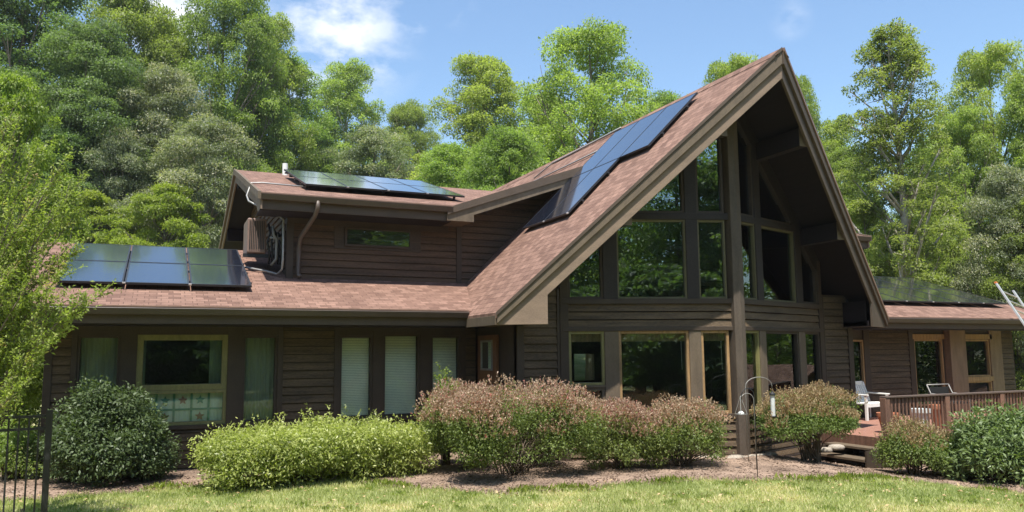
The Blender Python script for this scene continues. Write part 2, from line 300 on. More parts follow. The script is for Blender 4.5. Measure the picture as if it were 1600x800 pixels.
# ------------------------------------------------------------------ house
HX, HZ = 10.29, 5.53                     # ridge of the steep gable
al = R_(18.6); ca, sa = math.cos(al), math.sin(al)
FWing = Frame((0, 15.3), (1, 0), (0, -1)); FL = Frame((HX, 12.14), (-ca, sa), (-sa, -ca)); FR = Frame((HX, 12.14), (ca, sa), (sa, -ca))
FG = Frame((0, 13.27), (1, 0), (0, -1)); FD = Frame((0, 16.6), (1, 0), (0, -1))
house = thing('house', 'large dark brown timber house with a steep glazed gable and dormers', 'house', (HX, 15.3, -2.05))
def roofz(x): return HZ-abs(x-HX)
def slab(name, mat, pts, th, parent=house):
    mb = MB(); mb.prism(pts, (0, 0, -th)); return mb.build(name, mat, parent)
# steep gable roof: two slopes, prowed at the front
def mir(x, s): return HX+s*(HX-x)*-1 if s > 0 else x      # s<0 left (as is), s>0 mirrored
def MX(x, s): return x if s < 0 else 2*HX-x
for s in (-1, 1):
    pl = [(HX, 10.64), (5.48, 12.80), (5.48, 14.31), (5.59, 14.31), (7.2, 19.2), (7.2, 27.5), (HX, 27.5)]
    P3_ = [(MX(x, s), y, roofz(x)) for x, y in pl]
    r = slab('gable_roof', M['shY'], P3_, .10)
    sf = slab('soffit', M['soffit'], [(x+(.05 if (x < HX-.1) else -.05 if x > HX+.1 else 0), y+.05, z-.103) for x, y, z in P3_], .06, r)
    F = Frame((HX, 10.64), ((-1 if s < 0 else 1)*.9122, .4097), ((-1 if s < 0 else 1)*.4097, -.9122))
    L5 = 5.273; k = 4.81/L5
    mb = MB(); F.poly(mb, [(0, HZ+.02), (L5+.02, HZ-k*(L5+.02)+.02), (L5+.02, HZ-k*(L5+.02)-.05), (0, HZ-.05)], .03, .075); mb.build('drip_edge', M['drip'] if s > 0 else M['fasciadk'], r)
    mb = MB(); F.poly(mb, [(0, HZ-.05), (L5, HZ-k*L5-.05), (L5, HZ-k*L5-.20), (0, HZ-.29)], .0, .05); mb.build('upper_rake_board', M['trimgrey'] if s < 0 else M['fasciadk'], r, bevel=.006)  # right board takes a darker brown, its shade put into the colour
    mb = MB(); sA = 4.85; F.poly(mb, [(0, HZ-.29), (L5, HZ-k*L5-.19), (L5, .50), (4.37, .50), (4.37, HZ-k*4.37-.52), (0, HZ-.55)], -.05, 0.0); mb.build('lower_rake_board', M['fascia'] if s < 0 else M['fasciadk'], r, bevel=.006)  # tan left and brown right paint the lit and shaded rake
    # boxed eave return behind the foot of the rake
    mb = MB(); pp = [(5.52, 12.88), (6.31, 12.55), (6.31, 13.24), (5.58, 13.24)]
    mb.prism([(MX(x, s), y, .64) for x, y in pp], (0, 0, -.12)); mb.prism([(MX(x, s), y, .64) for x, y in [(5.50, 13.26), (6.05, 13.26), (6.05, 14.45), (5.50, 14.45)]], (0, 0, -.12))
    mb.box(*sorted((MX(5.47, s), MX(5.50, s))), 12.86, 14.30, .50, .67)
    mb.box(*sorted((MX(6.285, s), MX(6.31, s))), 12.6, 13.24, .53, 1.08)
    mb.build('eave_return', M['trimgrey'] if s < 0 else M['soffit'], r, bevel=.004)  # right return coloured near black to carry its shaded side
    # purlin beams carrying the overhang
    for off in (.98, 2.62):
        x = HX+s*off; zt = roofz(x)-.26; yf = 10.64+off*.449+.10; yw = 12.14+off*math.tan(al)+.1
        mb = MB(); mb.box(x-.10, x+.10, yf, yw, zt-.36, zt); pb = mb.build('roof_beam', M['soffit'], r, bevel=.01)
        mb = MB(); mb.box(x-.105, x+.105, yf-.012, yf-.002, zt-.365, zt+.005); mb.build('beam_end', M['trimgrey'], pb)
mb = MB(); mb.prism([(HX-.16, 10.6, roofz(HX-.16)+.015), (HX, 10.6, HZ+.02), (HX+.16, 10.6, roofz(HX-.16)+.015), (HX, 10.6, HZ-.02)], (0, 16.9, 0)); mb.build('ridge_cap', M['shY'], house)
# low-pitched wings
PW_ = .332
def wingz(y): return .83+PW_*(y-14.31)
for s in (-1, 1):
    xe = -2.4 if s < 0 else 24.15; xa = MX(5.59, s); xb = MX(7.2, s)
    r = slab('wing_roof', M['shX'], [(xe, 14.31, .83), (xa, 14.31, .83), (xb, 19.2, wingz(19.2)), (xe, 19.2, wingz(19.2))], .12)
    mb = MB(); mb.prism([(xe, 19.2, wingz(19.2)), (xb, 19.2, wingz(19.2)), (xb, 24.1, .83), (xe, 24.1, .83)], (0, 0, -.12)); mb.build('rear_slope', M['shX'], r)
    x0, x1 = sorted((xe, MX(5.50, s)))
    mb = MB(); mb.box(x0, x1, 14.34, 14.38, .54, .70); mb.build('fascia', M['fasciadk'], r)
    mb = MB(); mb.box(x0, x1, 14.24, 14.32, .812, .836); mb.build('drip_edge', M['drip'], r)
    mb = MB(); P = [(14.21, .80), (14.20, .79), (14.24, .69), (14.335, .69), (14.335, .80)]
    mb.prism([(x0, y, z) for y, z in P], (x1-x0, 0, 0)); mb.build('gutter', M['gutter'], r, bevel=.004)
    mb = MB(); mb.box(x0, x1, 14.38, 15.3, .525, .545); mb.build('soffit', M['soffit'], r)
    F = Frame((xe, 0), (0, 1), (-1 if s < 0 else 1, 0))
    mb = MB(); F.poly(mb, [(14.28, .85), (19.2, wingz(19.2)+.02), (24.1, .85), (24.1, .60), (19.2, wingz(19.2)-.24), (14.28, .60)], .0, .04); mb.build('rake_board', M['fasciadk'], r)
# upper storey: shed connecting to the gable and a low gable end at each side
SD = .358; SL = .296
def up3(y): return 3.18+SL*(y-15.8) if y <= 21.74 else 3.18+SL*(21.74*2-15.8-y)
for s in (-1, 1):
    xe = 1.74 if s < 0 else 18.20
    E0 = MX(5.72, s); A0 = MX(9.17, s); ZA = roofz(9.17)
    # valley between the front slope (rising to the rear) and the shed (rising to the gable)
    yv = 15.8+(4.9-3.18)/SL; xv = MX(5.72+(4.9-3.18)/SD, s)
    r = slab('dormer_roof', M['shX'], [(xe, 15.8, 3.18), (E0, 15.8, 3.18), (MX(9.17, s), 19.97, 4.413), (MX(9.68, s), 21.74, up3(21.74)), (xe, 21.74, up3(21.74))], .12)
    mb = MB(); mb.prism([(xe, 21.74, up3(21.74)), (MX(9.75, s), 21.74, up3(21.74)), (MX(9.75, s), 27.68, 3.18), (xe, 27.68, 3.18)], (0, 0, -.12)); mb.build('rear_slope', M['shX'], r)
    mb = MB(); mb.prism([(E0, 15.8, 3.18), (A0, 15.8, ZA), (MX(9.17, s), 19.97, ZA)], (0, 0, -.12)); mb.build('shed_slope', M['shX'], r)
    x0, x1 = sorted((xe, E0))
    mb = MB(); mb.box(x0, x1, 15.83, 15.87, 2.86, 3.05); mb.build('fascia', M['fasciadk'], r)
    mb = MB(); mb.box(x0, x1, 15.735, 15.81, 3.160, 3.185); mb.build('drip_edge', M['drip'], r)
    mb = MB(); mb.prism([(x0, y, z) for y, z in [(15.70, 3.145), (15.735, 3.04), (15.825, 3.04), (15.825, 3.145)]], (x1-x0, 0, 0)); mb.build('gutter', M['gutter'], r, bevel=.004)
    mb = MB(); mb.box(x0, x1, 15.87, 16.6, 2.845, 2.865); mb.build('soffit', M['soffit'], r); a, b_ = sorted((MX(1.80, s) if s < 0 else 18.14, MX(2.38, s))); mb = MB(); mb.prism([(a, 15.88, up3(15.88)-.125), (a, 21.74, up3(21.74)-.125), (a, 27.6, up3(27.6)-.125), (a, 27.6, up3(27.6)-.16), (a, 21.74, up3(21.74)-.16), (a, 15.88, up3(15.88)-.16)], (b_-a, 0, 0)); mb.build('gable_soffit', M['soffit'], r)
    F = Frame((0, 15.8), (1, 0), (0, -1)); q = lambda x, dz: (MX(x, s), 3.18+SD*(x-5.72)+dz)
    mb = MB(); F.poly(mb, [q(5.60, .0), q(9.10, .02), q(9.10, -.17), q(5.60, -.15)], .02, .06); mb.build('upper_rake_board', M['fasciadk'], r)
    mb = MB(); F.poly(mb, [q(5.60, -.15), q(9.00, -.17), q(8.75, -.34), q(6.22, -.34), (MX(6.22, s), 2.86), (MX(5.60, s), 2.86)], -.03, .02); mb.build('lower_rake_board', M['trimgrey'], r)
    mb = MB(); mb.box(*sorted((MX(5.72, s), MX(6.22, s))), 15.84, 16.58, 2.87, 2.95); mb.build('eave_return', M['trimgrey'], r)
    # soffit under the shed overhang
    mb = MB(); mb.prism([(MX(6.2, s), 15.86, 3.18+SD*.5-.16), (MX(9.0, s), 15.86, roofz(9.0)-.06), (MX(9.0, s), 16.6, roofz(9.0)-.06), (MX(6.2, s), 16.6, 3.18+SD*.5-.16)], (0, 0, -.03)); mb.build('shed_soffit', M['soffit'], r)
    # rake boards on the low gable end
    F = Frame((xe, 0), (0, 1), (s, 0))
    mb = MB(); F.poly(mb, [(15.76, 3.20), (21.74, up3(21.74)+.02), (27.7, 3.20), (27.7, 3.05), (21.74, up3(21.74)-.13), (15.76, 3.05)], 0, .06); mb.build('upper_gable_board', M['trimgrey'], r)
    mb = MB(); F.poly(mb, [(15.80, 3.05), (21.74, up3(21.74)-.13), (27.7, 3.05), (27.7, 2.86), (21.74, up3(21.74)-.34), (16.6, up3(16.6)-.34), (16.25, 2.86), (15.80, 2.86)], -.04, 0); mb.build('lower_gable_board', M['fascia'], r)
    for yy in (18.6, 21.74, 25.0):
        xw = MX(2.4, s); a, b_ = sorted((xe+s*-.06, xw))
        mb = MB(); mb.box(a, b_, yy-.09, yy+.09, up3(yy)-.52, up3(yy)-.16); mb.build('roof_beam', M['soffit'], r)
# ---- walls
wall = MB(); 
def solid(F, s0, s1, z0, z1, d0=-.14, d1=-.002): F.box(wall, s0, s1, d0, d1, z0, z1)
sid = MB()
ZB = -2.35
# wing wall openings (x0, x1, z0, z1, kind)
WO = [(-1.24, -.58, -1.22, .37, 'sheer'), (-.32, 1.18, -1.22, .38, 'big'), (1.44, 2.06, -1.22, .37, 'sheer'), (3.22, 3.87, -1.22, .37, 'blind'), (4.08, 4.84, -1.22, .40, 'blind'), (5.07, 5.71, -1.22, .37, 'blind')]
def wall_with_holes(F, s0, s1, z0, z1, holes, siding_=True):
    cur = s0
    for h in sorted(holes, key=lambda t: t[0]):
        if h[0] > cur: solid(F, cur, h[0], z0, z1)
        solid(F, h[0], h[1], z0, h[2]); solid(F, h[0], h[1], h[3], z1); cur = h[1]
    if cur < s1: solid(F, cur, s1, z0, z1)
wall_with_holes(FWing, -1.7, 6.06, ZB, .53, WO+[(6.02, 6.05, -1.7, .3)][:0])
# end wall of the left wing, rear walls and interior skins
mb = wall
mb.box(-1.70, -1.56, 15.3, 23.3, ZB, .72); mb.prism([(-1.7, 15.3, .72), (-1.7, 19.2, 2.15), (-1.7, 23.3, .72)], (.14, 0, 0))
def rear(x0, x1, holes=()):
    F = Frame((0, 23.3), (1, 0), (0, -1)); cur = x0
    for h in holes:
        F.box(wall, cur, h[0], -.14, 0, ZB, .7); F.box(wall, h[0], h[1], -.14, 0, ZB, h[2]); F.box(wall, h[0], h[1], -.14, 0, h[3], .7); cur = h[1]
    F.box(wall, cur, x1, -.14, 0, ZB, .7)
c1 = atY(897, 553, 23.3); c2 = atY(929, 594, 23.3); c3 = atY(1432, 541, 23.3); c4 = atY(1456, 596, 23.3); c5 = atY(1333, 540, 23.3); c6 = atY(1345, 592, 23.3)
rear(-1.7, 23.3, sorted([(c1[0], c2[0], c2[2], c1[2]), (c5[0], c6[0], c6[2], c5[2]), (c3[0], c4[0], c4[2], c3[2])]))
# flat parts of the gable front
solid(FG, 6.08, 6.98, ZB, 1.25); mb.box(6.08, 6.20, 13.28, 15.2, ZB, .52); wall.build('wall', M['trim'], house)
wall = MB(); solid(FG, MX(6.98, 1), MX(6.08, 1), ZB, 1.25); wall.box(MX(6.20, 1), MX(6.08, 1), 13.28, 15.2, ZB, .52); wall.build('wall', M['trim'], house)
# siding patches: wing
for a, b_ in ((-1.60, -1.33), (2.16, 3.12), (5.82, 6.05)): FWing.siding(sid, a, b_, ZB, .53)
for h in WO: FWing.siding(sid, h[0]-.08, h[1]+.08, ZB, h[2]-.09)
FG.siding(sid, 6.20, 6.90, ZB, 1.2); FG.siding(sid, MX(6.90, 1), MX(6.20, 1), ZB, 1.2)
COL = [(.19, .75), (.99, 2.37), (2.65, 3.34)]       # window columns of the prow, measured from the centre post
for F in (FL, FR):
    F.siding(sid, .10, 3.44, .46, .95); F.siding(sid, .10, 3.44, ZB, -1.27)
sid_all = sid; sid = MB()
FD.siding(sid, 2.5, 9.0, 1.5, 4.3, clip=lambda z: (2.5, min(9.0, 4.76+z+.25, )) if z < 2.86 else (max(2.5, 5.72+(z+.05-3.0)/SD), 4.76+z+.1))
FDm = FD
FD.siding(sid, MX(9.0, 1), MX(2.9, 1), 1.5, 2.86)
FGE = Frame((2.4, 0), (0, 1), (-1, 0)); FGE.siding(sid, 16.6, 26.9, 1.3, 4.7, clip=lambda z: (16.6, 26.9) if z < 2.9 else (15.8+(z+.25-3.18)/SL, 27.68-(z+.25-3.18)/SL))
sid.build_each('lap_siding', M['sidingred'], house); sid = sid_all
FWR = FWing
WR = [(16.72, 17.15, -.95, .27), (19.05, 20.22, -1.55, .28), (21.0, 22.2, -.80, .27), (21.0, 22.2, -1.55, -.92)]
for a, b_ in ((14.6, 16.6), (17.3, 18.9), (22.75, 23.25)): FWR.siding(sid, a, b_, ZB, .53)
sid.build_each('lap_siding', M['siding'], house)
mb = MB()
FD.poly(mb, [(2.4, 1.4), (6.3, 1.4), (9.05, 4.1), (6.4, 3.25), (5.8, 2.98), (2.4, 2.98)], -.12, -.003)
FD.poly(mb, [(MX(2.9, 1), 1.4), (MX(6.3, 1), 1.4), (MX(9.05, 1), 4.1), (MX(5.8, 1), 2.98), (MX(2.9, 1), 2.98)], -.12, -.003)
FGE.poly(mb, [(16.6, 1.2), (26.9, 1.2), (26.9, 3.1), (21.74, 4.75), (16.6, 3.1)], -.12, -.003)
mb.build('dormer_wall', M['trim'], house)
mb = MB()
for a, b_, z0, z1 in [(14.5, 16.72, ZB, .53), (17.15, 19.05, ZB, .53), (20.22, 21.0, ZB, .53), (22.2, 23.3, ZB, .53), (16.72, 17.15, ZB, -.95), (16.72, 17.15, .27, .53), (19.05, 20.22, .28, .53), (19.05, 20.22, ZB, -1.55), (21., 22.2, .27, .53), (21., 22.2, -.92, -.80), (21., 22.2, ZB, -1.55)]:
    FWR.box(mb, a, b_, -.14, -.002, z0, z1)
mb.box(23.16, 23.30, 15.31, 23.3, ZB, .72); mb.prism([(23.16, 15.3, .72), (23.16, 19.2, 2.15), (23.16, 23.3, .72)], (.14, 0, 0))
mb.build('porch_wall', M['trim'], house)
# trim boards
tb = MB()
for x0, x1 in [(-1.72, -1.60), (-1.33, -1.24), (-.58, -.32), (1.18, 1.44), (2.06, 2.16), (3.12, 3.22), (3.87, 4.08), (4.84, 5.07), (5.71, 5.82)]: FWing.box(tb, x0, x1, .0, .045, -1.28 if x0 > -1.5 else ZB, .53)
for h in WO: FWing.box(tb, h[0], h[1], 0, .04, h[3], .53); FWing.box(tb, h[0]-.02, h[1]+.02, 0, .06, h[2]-.07, h[2])
FG.box(tb, 6.06, 6.20, 0, .05, ZB, .50); FG.box(tb, 6.90, 7.0, 0, .045, ZB, 1.2); FG.box(tb, MX(7.0, 1), MX(6.90, 1), 0, .045, ZB, 1.2); FG.box(tb, MX(6.20, 1), MX(6.06, 1), 0, .05, ZB, .5)
FD.box(tb, 2.36, 2.50, 0, .045, 1.5, 2.86); FD.box(tb, 6.10, 6.22, 0, .045, 1.5, 2.99); FGE.box(tb, 16.56, 16.68, 0, .04, 1.4, 2.95)
FD.box(tb, 2.50, 5.9, 0, .04, 2.72, 2.86); FD.box(tb, 3.34, 5.26, 0.0, .035, 2.24, 2.30); FD.box(tb, 3.34, 3.56, 0, .035, 2.30, 2.72); FD.box(tb, 5.04, 5.26, 0, .035, 2.30, 2.72)
for F in (FL, FR):
    for z0, z1 in ((.92, 1.02), (.40, .48), (-1.27, -1.19)): F.box(tb, .08, 3.46, .0, .06, z0, z1)
    F.box(tb, 3.34, 3.50, 0, .05, ZB, 2.0)
FWR.box(tb, 17.15, 17.35, 0, .04, ZB, .53); FWR.box(tb, 16.60, 16.72, 0, .04, ZB, .53); FWR.box(tb, 18.85, 19.05, 0, .045, ZB, .53)
tb.build_each('trim_board', M['trim'], house, bevel=.005)
tg = MB()
for F in (FL, FR):
    for a, b_ in ((.75, .99), (2.37, 2.65)):
        F.box(tg, a, b_, -.10, .045, -1.19, .40)
F = FWR

tg.build_each('mullion', M['trimgrey'], house, bevel=.008)
tg = MB()
for F in (FL, FR):
    for a, b_ in ((.75, .99), (2.37, 2.65)):
        ztop = roofz(HX-(a+b_)/2*ca)-.30
        F.box(tg, a, b_, -.10, .045, 1.02, ztop)
    F.box(tg, .08, 2.37, -.08, .05, 2.57, 2.70)
    # gable trim following the slope above the glass
    def g(s_, dz): return (s_, roofz(HX-s_*ca)-dz)
    F.poly(tg, [g(.1, .14), g(3.50, .14), g(3.50, .62), g(.1, .62)], -.06, .04)
tg.build_each('mullion', M['trimdk'], house, bevel=.006)
mb = MB(); a = .11
mb.prism([(HX, 12.02, ZB), (HX+.13, 12.06, ZB), (HX+.13, 12.26, ZB), (HX-.13, 12.26, ZB), (HX-.13, 12.06, ZB)], (0, 0, 5.2+2.35-.3)); mb.build('centre_post', mk('brown_centre_post', (.085, .065, .048), .7, .3, 3, (3, 3, .6), .15), house, bevel=.01)
tg = MB()
FWR.box(tg, 20.30, 20.95, -.02, .20, -1.75, .53); FWR.box(tg, 22.2, 22.72, 0, .05, ZB, .53)
tg.build_each('porch_post', mk('bounce_warmed_brown_post', (.20, .135, .085), .7, .3, 3, (3, 3, .6), .15), house, bevel=.008)  # warm light bounced off the deck is put into the post colour
# foundation
mb = MB(); FWing.box(mb, -1.7, 6.06, -.05, .012, -2.5, -2.02); 
for F in (FL, FR): F.box(mb, .1, 3.5, -.05, .015, -2.6, -1.98)
mb.build('foundation', M['concrete'], house)
mb = MB(); FWing.box(mb, .55, .95, .012, .03, -2.03, -1.93); mb.build('foundation_vent', M['black'], house)
# interior
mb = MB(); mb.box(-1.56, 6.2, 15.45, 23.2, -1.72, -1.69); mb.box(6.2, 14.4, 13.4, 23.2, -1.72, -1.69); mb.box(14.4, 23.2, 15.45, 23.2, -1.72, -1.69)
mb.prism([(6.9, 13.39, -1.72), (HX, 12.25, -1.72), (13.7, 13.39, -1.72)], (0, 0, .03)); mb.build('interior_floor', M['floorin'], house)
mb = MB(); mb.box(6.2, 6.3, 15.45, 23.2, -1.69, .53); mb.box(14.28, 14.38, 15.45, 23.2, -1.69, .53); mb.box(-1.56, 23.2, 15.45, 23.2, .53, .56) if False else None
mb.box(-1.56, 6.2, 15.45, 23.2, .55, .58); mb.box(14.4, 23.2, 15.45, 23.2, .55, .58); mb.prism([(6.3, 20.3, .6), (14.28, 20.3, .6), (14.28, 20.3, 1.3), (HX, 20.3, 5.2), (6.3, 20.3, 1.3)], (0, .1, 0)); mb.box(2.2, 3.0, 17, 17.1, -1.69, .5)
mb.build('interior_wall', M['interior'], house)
# ---- windows
def window(F, s0, s1, z0, z1, fm, pm=None, fw_=.05, d0=-.09, d1=.02, top=None, label=None, pd=-.055):
    fr = MB()
    if top is None:
        F.box(fr, s0, s0+fw_, d0, d1, z0, z1); F.box(fr, s1-fw_, s1, d0, d1, z0, z1); F.box(fr, s0+fw_, s1-fw_, d0, d1, z1-fw_, z1); F.box(fr, s0+fw_, s1-fw_, d0, d1, z0, z0+fw_)
        poly = [(s0+fw_, z0+fw_), (s1-fw_, z0+fw_), (s1-fw_, z1-fw_), (s0+fw_, z1-fw_)]
    else:
        za, zb = top(s0), top(s1)
        if min(za, zb) < z0+.1:        # triangular light
            if za > zb: s1 = s0+(s1-s0)*(za-z0-.1)/(za-zb); zb = z0+.1
        F.box(fr, s0, s0+fw_, d0, d1, z0, za); F.box(fr, s1-fw_, s1, d0, d1, z0, zb); F.box(fr, s0+fw_, s1-fw_, d0, d1, z0, z0+fw_)
        poly = [(s0+fw_, z0+fw_), (s1-fw_, z0+fw_), (s1-fw_, zb), (s0+fw_, za)]
    w_ = fr.build('window', fm, house, bevel=.004)
    if label: w_['label'] = label
    p = MB(); F.poly(p, poly, pd, pd+.008); p.build('pane', pm or M['glass'], w_)
    return w_
def blind(F, s0, s1, z0, z1, par, d=-.13, mat=None):
    mb = MB(); n = int((z1-z0)/.032)
    for i in range(n):
        z = z0+(z1-z0)*(i+.5)/n
        mb.add([F.P(s0, d-.010, z+.016), F.P(s1, d-.010, z+.016), F.P(s1, d+.010, z-.012), F.P(s0, d+.010, z-.012)], [(0, 1, 2, 3)])
    mb.build('blind', mat or M['blind'], par)
def curtain(F, s0, s1, z0, z1, par, d=-.16, mat=None, amp=.02, name='curtain'):
    mb = MB(); n = int((s1-s0)/.02); vs = []
    for i in range(n+1):
        s_ = s0+(s1-s0)*i/n; dd = d+amp*math.sin(s_*62+.8*math.sin(s_*17)); vs += [F.P(s_, dd, z0), F.P(s_, dd, z1)]
    mb.add(vs, [(2*i, 2*i+2, 2*i+3, 2*i+1) for i in range(n)]); return mb.build(name, mat or M['curtain'], par, smooth=True)
for (a, b_, z0, z1, k) in WO:
    if k == 'big':
        w_ = window(FWing, a, b_, -.60, z1, M['olive'], fw_=.10)
        w2 = window(FWing, a, b_, z0, -.603, M['olive'], M['glassclear'], fw_=.06)
        cu = curtain(FWing, a+.05, b_-.03, z0+.04, -.64, w2, mat=M['cafe'], amp=.006)
        mb = MB(); 
        for i in range(5): x = a+.05+.29*i; FWing.box(mb, x-.02, x+.02, -.150, -.143, z0+.05, -.65)
        FWing.box(mb, a+.05, b_-.05, -.1501, -.1425, -.97, -.935); mb.build('curtain_grid', M['teal'], cu)
        for j, zc in enumerate((-.79, -1.08)):
            for i in range(4):
                if (i+j) % 2 == 0 or j == 0:
                    xc = a+.195+.29*i; st = []
                    for q_ in range(10): rr = .085 if q_ % 2 == 0 else .04; an = math.pi/2+q_*math.pi/5; st.append((xc+rr*math.cos(an), zc+rr*math.sin(an)))
                    mb = MB(); FWing.poly(mb, st, -.142, -.138); mb.build('curtain_star', M['rose'] if (i+j) % 2 == 0 else M['teal'], cu)
        curtain(FWing, b_-.30, b_-.04, -.58, z1-.05, w_, amp=.01); curtain(FWing, a+.05, a+.14, -.58, z1-.05, w_, amp=.008)
    else:
        w_ = window(FWing, a, b_, z0, z1, M['trim'], M['glassclear'], fw_=.045)
        if k == 'blind': blind(FWing, a+.04, b_-.04, z0+.03, z1-.03, w_)
        else: curtain(FWing, a+.04, b_-.04, z0+.03, z1-.03, w_)
window(FD, 3.56, 5.04, 2.30, 2.72, M['trim'], fw_=.05, d0=.037, d1=.07, pd=.045)
for F, side in ((FL, 'L'), (FR, 'R')):
    for i, (a, b_) in enumerate(COL):
        if side == 'L':
            if i == 2:
                w_ = window(F, a, b_, -.62, .40, M['olive'], fw_=.05); w2 = window(F, a, b_, -1.19, -.66, M['trimgrey'], fw_=.06)
                mb = MB(); F.box(mb, a, b_, -.08, .05, -.66, -.62); mb.build('sash_rail', M['trimgrey'], w_)
            else: w_ = window(F, a, b_, -1.19, .40, M['oak'], fw_=.05)
            mb = MB(); F.box(mb, a+.05, b_-.05, -.105, -.065, .20, .35); mb.build('rolled_shade', M['oak'], w_)
            if i < 2:
                mb = MB(); mb.tube([F.P(a+.13, -.07, .2), F.P(a+.125, -.07, -.35)], .006, 5); mb.build('shade_cord', M['white'], w_)
        else: w_ = window(F, a, b_, -1.19, .40, M['olive'] if i == 0 else M['trim'], fw_=.05)
        if i < 2:
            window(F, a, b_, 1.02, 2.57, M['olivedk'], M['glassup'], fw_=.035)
            window(F, a, b_, 2.70, 9, M['trim'], M['glassup'], fw_=.045, top=lambda s_: roofz(HX-s_*ca)-.60)
        else: window(F, a, b_, 1.02, 9, M['trim'], M['glassup'], fw_=.045, top=lambda s_: roofz(HX-s_*ca)-.60)
for (a, b_, z0, z1), fm in zip(WR, (M['oak'], M['oak'], M['oak'], M['oak'])):
    window(FWR, a, b_, z0, z1, fm, fw_=.05)
# head boards of light wood above the porch windows
mb = MB()
for a, b_ in ((19.0, 20.28), (20.97, 22.3)): FWR.box(mb, a, b_, .0, .05, .28, .42)
FWR.box(mb, 20.96, 22.24, .0, .06, -.93, -.80)
mb.build_each('window_head', M['oak'], house)
# entry: recessed door seen beside the gable corner
mb = MB(); Fe = Frame((6.06, 15.28), (0, -1), (-1, 0))
Fe.box(mb, .22, 1.20, .0, .05, -1.72, .36); dr = mb.build('door', mk('varnished_door_wood', (.16, .075, .035), .5, .3, 4, (4, 4, .5), .1), house)
mb = MB(); Fe.box(mb, .45, .98, .05, .06, -.30, .22); mb.build('door_pane', M['glassdk'], dr)
mb = MB()
for q_ in ((.42, .46, -.34, .26), (.97, 1.01, -.34, .26), (.46, .97, .22, .26), (.46, .97, -.34, -.30)): Fe.box(mb, q_[0], q_[1], .05, .075, q_[2], q_[3])
mb.build('pane_trim', M['wire'], dr)
mb = MB(); mb.tube([Fe.P(1.1, .05, -.72), Fe.P(1.1, .10, -.72), Fe.P(1.0, .11, -.72)], .012); mb.build('door_handle', M['alu'], dr)
# entry stoop
# downspouts
mb = MB(); mb.tube([(2.84, 15.76, 3.08), (2.84, 15.76, 2.93), (2.80, 15.9, 2.78), (2.62, 16.48, 2.42), (2.60, 16.52, 2.2), (2.60, 16.52, 1.66), (2.62, 16.42, 1.60)], .046, 8); mb.build('downspout', M['spout'], house, smooth=True)
# plumbing vent
mb = MB(); mb.tube([(2.95, 21.3, 4.7), (2.95, 21.3, 5.12)], .07, 12); mb.build('vent_pipe', M['white'], house)
mb = MB(); v0 = atY(1447, 437, 20.5); mb.tube([(20.5, 20.5, 2.0), (20.5, 20.5, 2.5)], .05, 10); mb.build('vent_pipe', M['white'], house)
mb = MB(); mb.tube([(2.15, 15.25, .5), (2.15, 15.25, .46)], .05, 10); mb.build('soffit_light', M['white'], house) if False else None
# ------------------------------------------------------------------ solar arrays
def solar(label, org, du, dv, cols, rows, cellmask=None, gap=.02, lift=.12):
    org = Vector(org); du = Vector(du); dv = Vector(dv); n = du.cross(dv).normalized()
    if n.z < 0: n = -n
    t = thing('solar_array', label, 'solar panels', org)
    pu = du.length/cols; pv = dv.length/rows; U = du.normalized(); V = dv.normalized(); o = org+n*lift
    for r in range(rows):
        for c in range(cols):
            if cellmask and not cellmask(c, r): continue
            p = o+U*(c*pu+gap/2)+V*(r*pv+gap/2); w_, h_ = pu-gap, pv-gap; fr = MB(); b_ = .014 if gap < .015 else .028; th = .04
            def q(a0, a1, b0, b1, t0, t1): fr.hexa([p+U*x+V*y+n*z for z in (t0, t1) for x, y in ((a0, b0), (a1, b0), (a1, b1), (a0, b1))])
            q(0, w_, 0, b_, -th, 0); q(0, w_, h_-b_, h_, -th, 0); q(0, b_, b_, h_-b_, -th, 0); q(w_-b_, w_, b_, h_-b_, -th, 0)
            f = fr.build('solar_panel', M['pframe'], t)
            g_ = MB(); g_.hexa([p+U*x+V*y+n*z for z in (-.03, -.003) for x, y in ((b_, b_), (w_-b_, b_), (w_-b_, h_-b_), (b_, h_-b_))])
            go = g_.build('cell_glass', M['cell'], f); uv = go.data.uv_layers.new(name='UVMap'); 
            for lp in go.data.loops:
                co = PW[t] @ go.data.vertices[lp.vertex_index].co-p; uv.data[lp.index].uv = (co.dot(U)/w_, co.dot(V)/h_)
    for r in range(rows):
        for k in (.25, .75):
            cs = [c for c in range(cols) if (not cellmask or cellmask(c, r))]
            a = o+V*((r+k)*pv)+U*(min(cs)*pu-.03)-n*.06; b2 = o+V*((r+k)*pv)+U*((max(cs)+1)*pu+.03)-n*.06
            mb = MB(); mb.bar(a, b2, .04, .04, n); rl = mb.build('mounting_rail', M['pframe'], t)
            mb = MB(); nn = max(2, int((b2-a).length/1.3))
            for i in range(nn+1): q0 = a.lerp(b2, (i+.08)/(nn+.16)); mb.bar(q0, q0-n*(lift-.055), .05, .05, U)
            mb.build('mounting_foot', M['pframe'], rl)
    # clamps on the lower edge
    mb = MB()
    for c in range(1, cols):
        q0 = o+U*(c*pu)-V*.004
        if not cellmask or cellmask(c, 0): mb.bar(q0-n*.02, q0+n*.004, .05, .03, V)
    if mb.v: mb.build('edge_clamp', M['alu'], t)
    return t
solar('six black solar panels in two rows on the low left wing roof', (-1.66, 15.35, wingz(15.35)), (3.24, 0, 0), (0, 3.28, 3.28*PW_), 3, 2, lift=.13)
solar('solar panels lying nearly edge-on along the upper dormer roof beside the vent pipe', (2.78, 17.0, up3(17.0)), (3.68, 0, 0), (0, 3.35, 3.35*(SL+.02)), 4, 2, lift=.15, gap=.008)
solar('stepped array of dark solar panels on the steep gable slope near the ridge', (7.47, 12.60, roofz(7.47)), (0, 3.18, 0), (2.50, 0, 2.50), 3, 2, cellmask=lambda c, r: r == 1 or c >= 1, lift=.11, gap=.008)
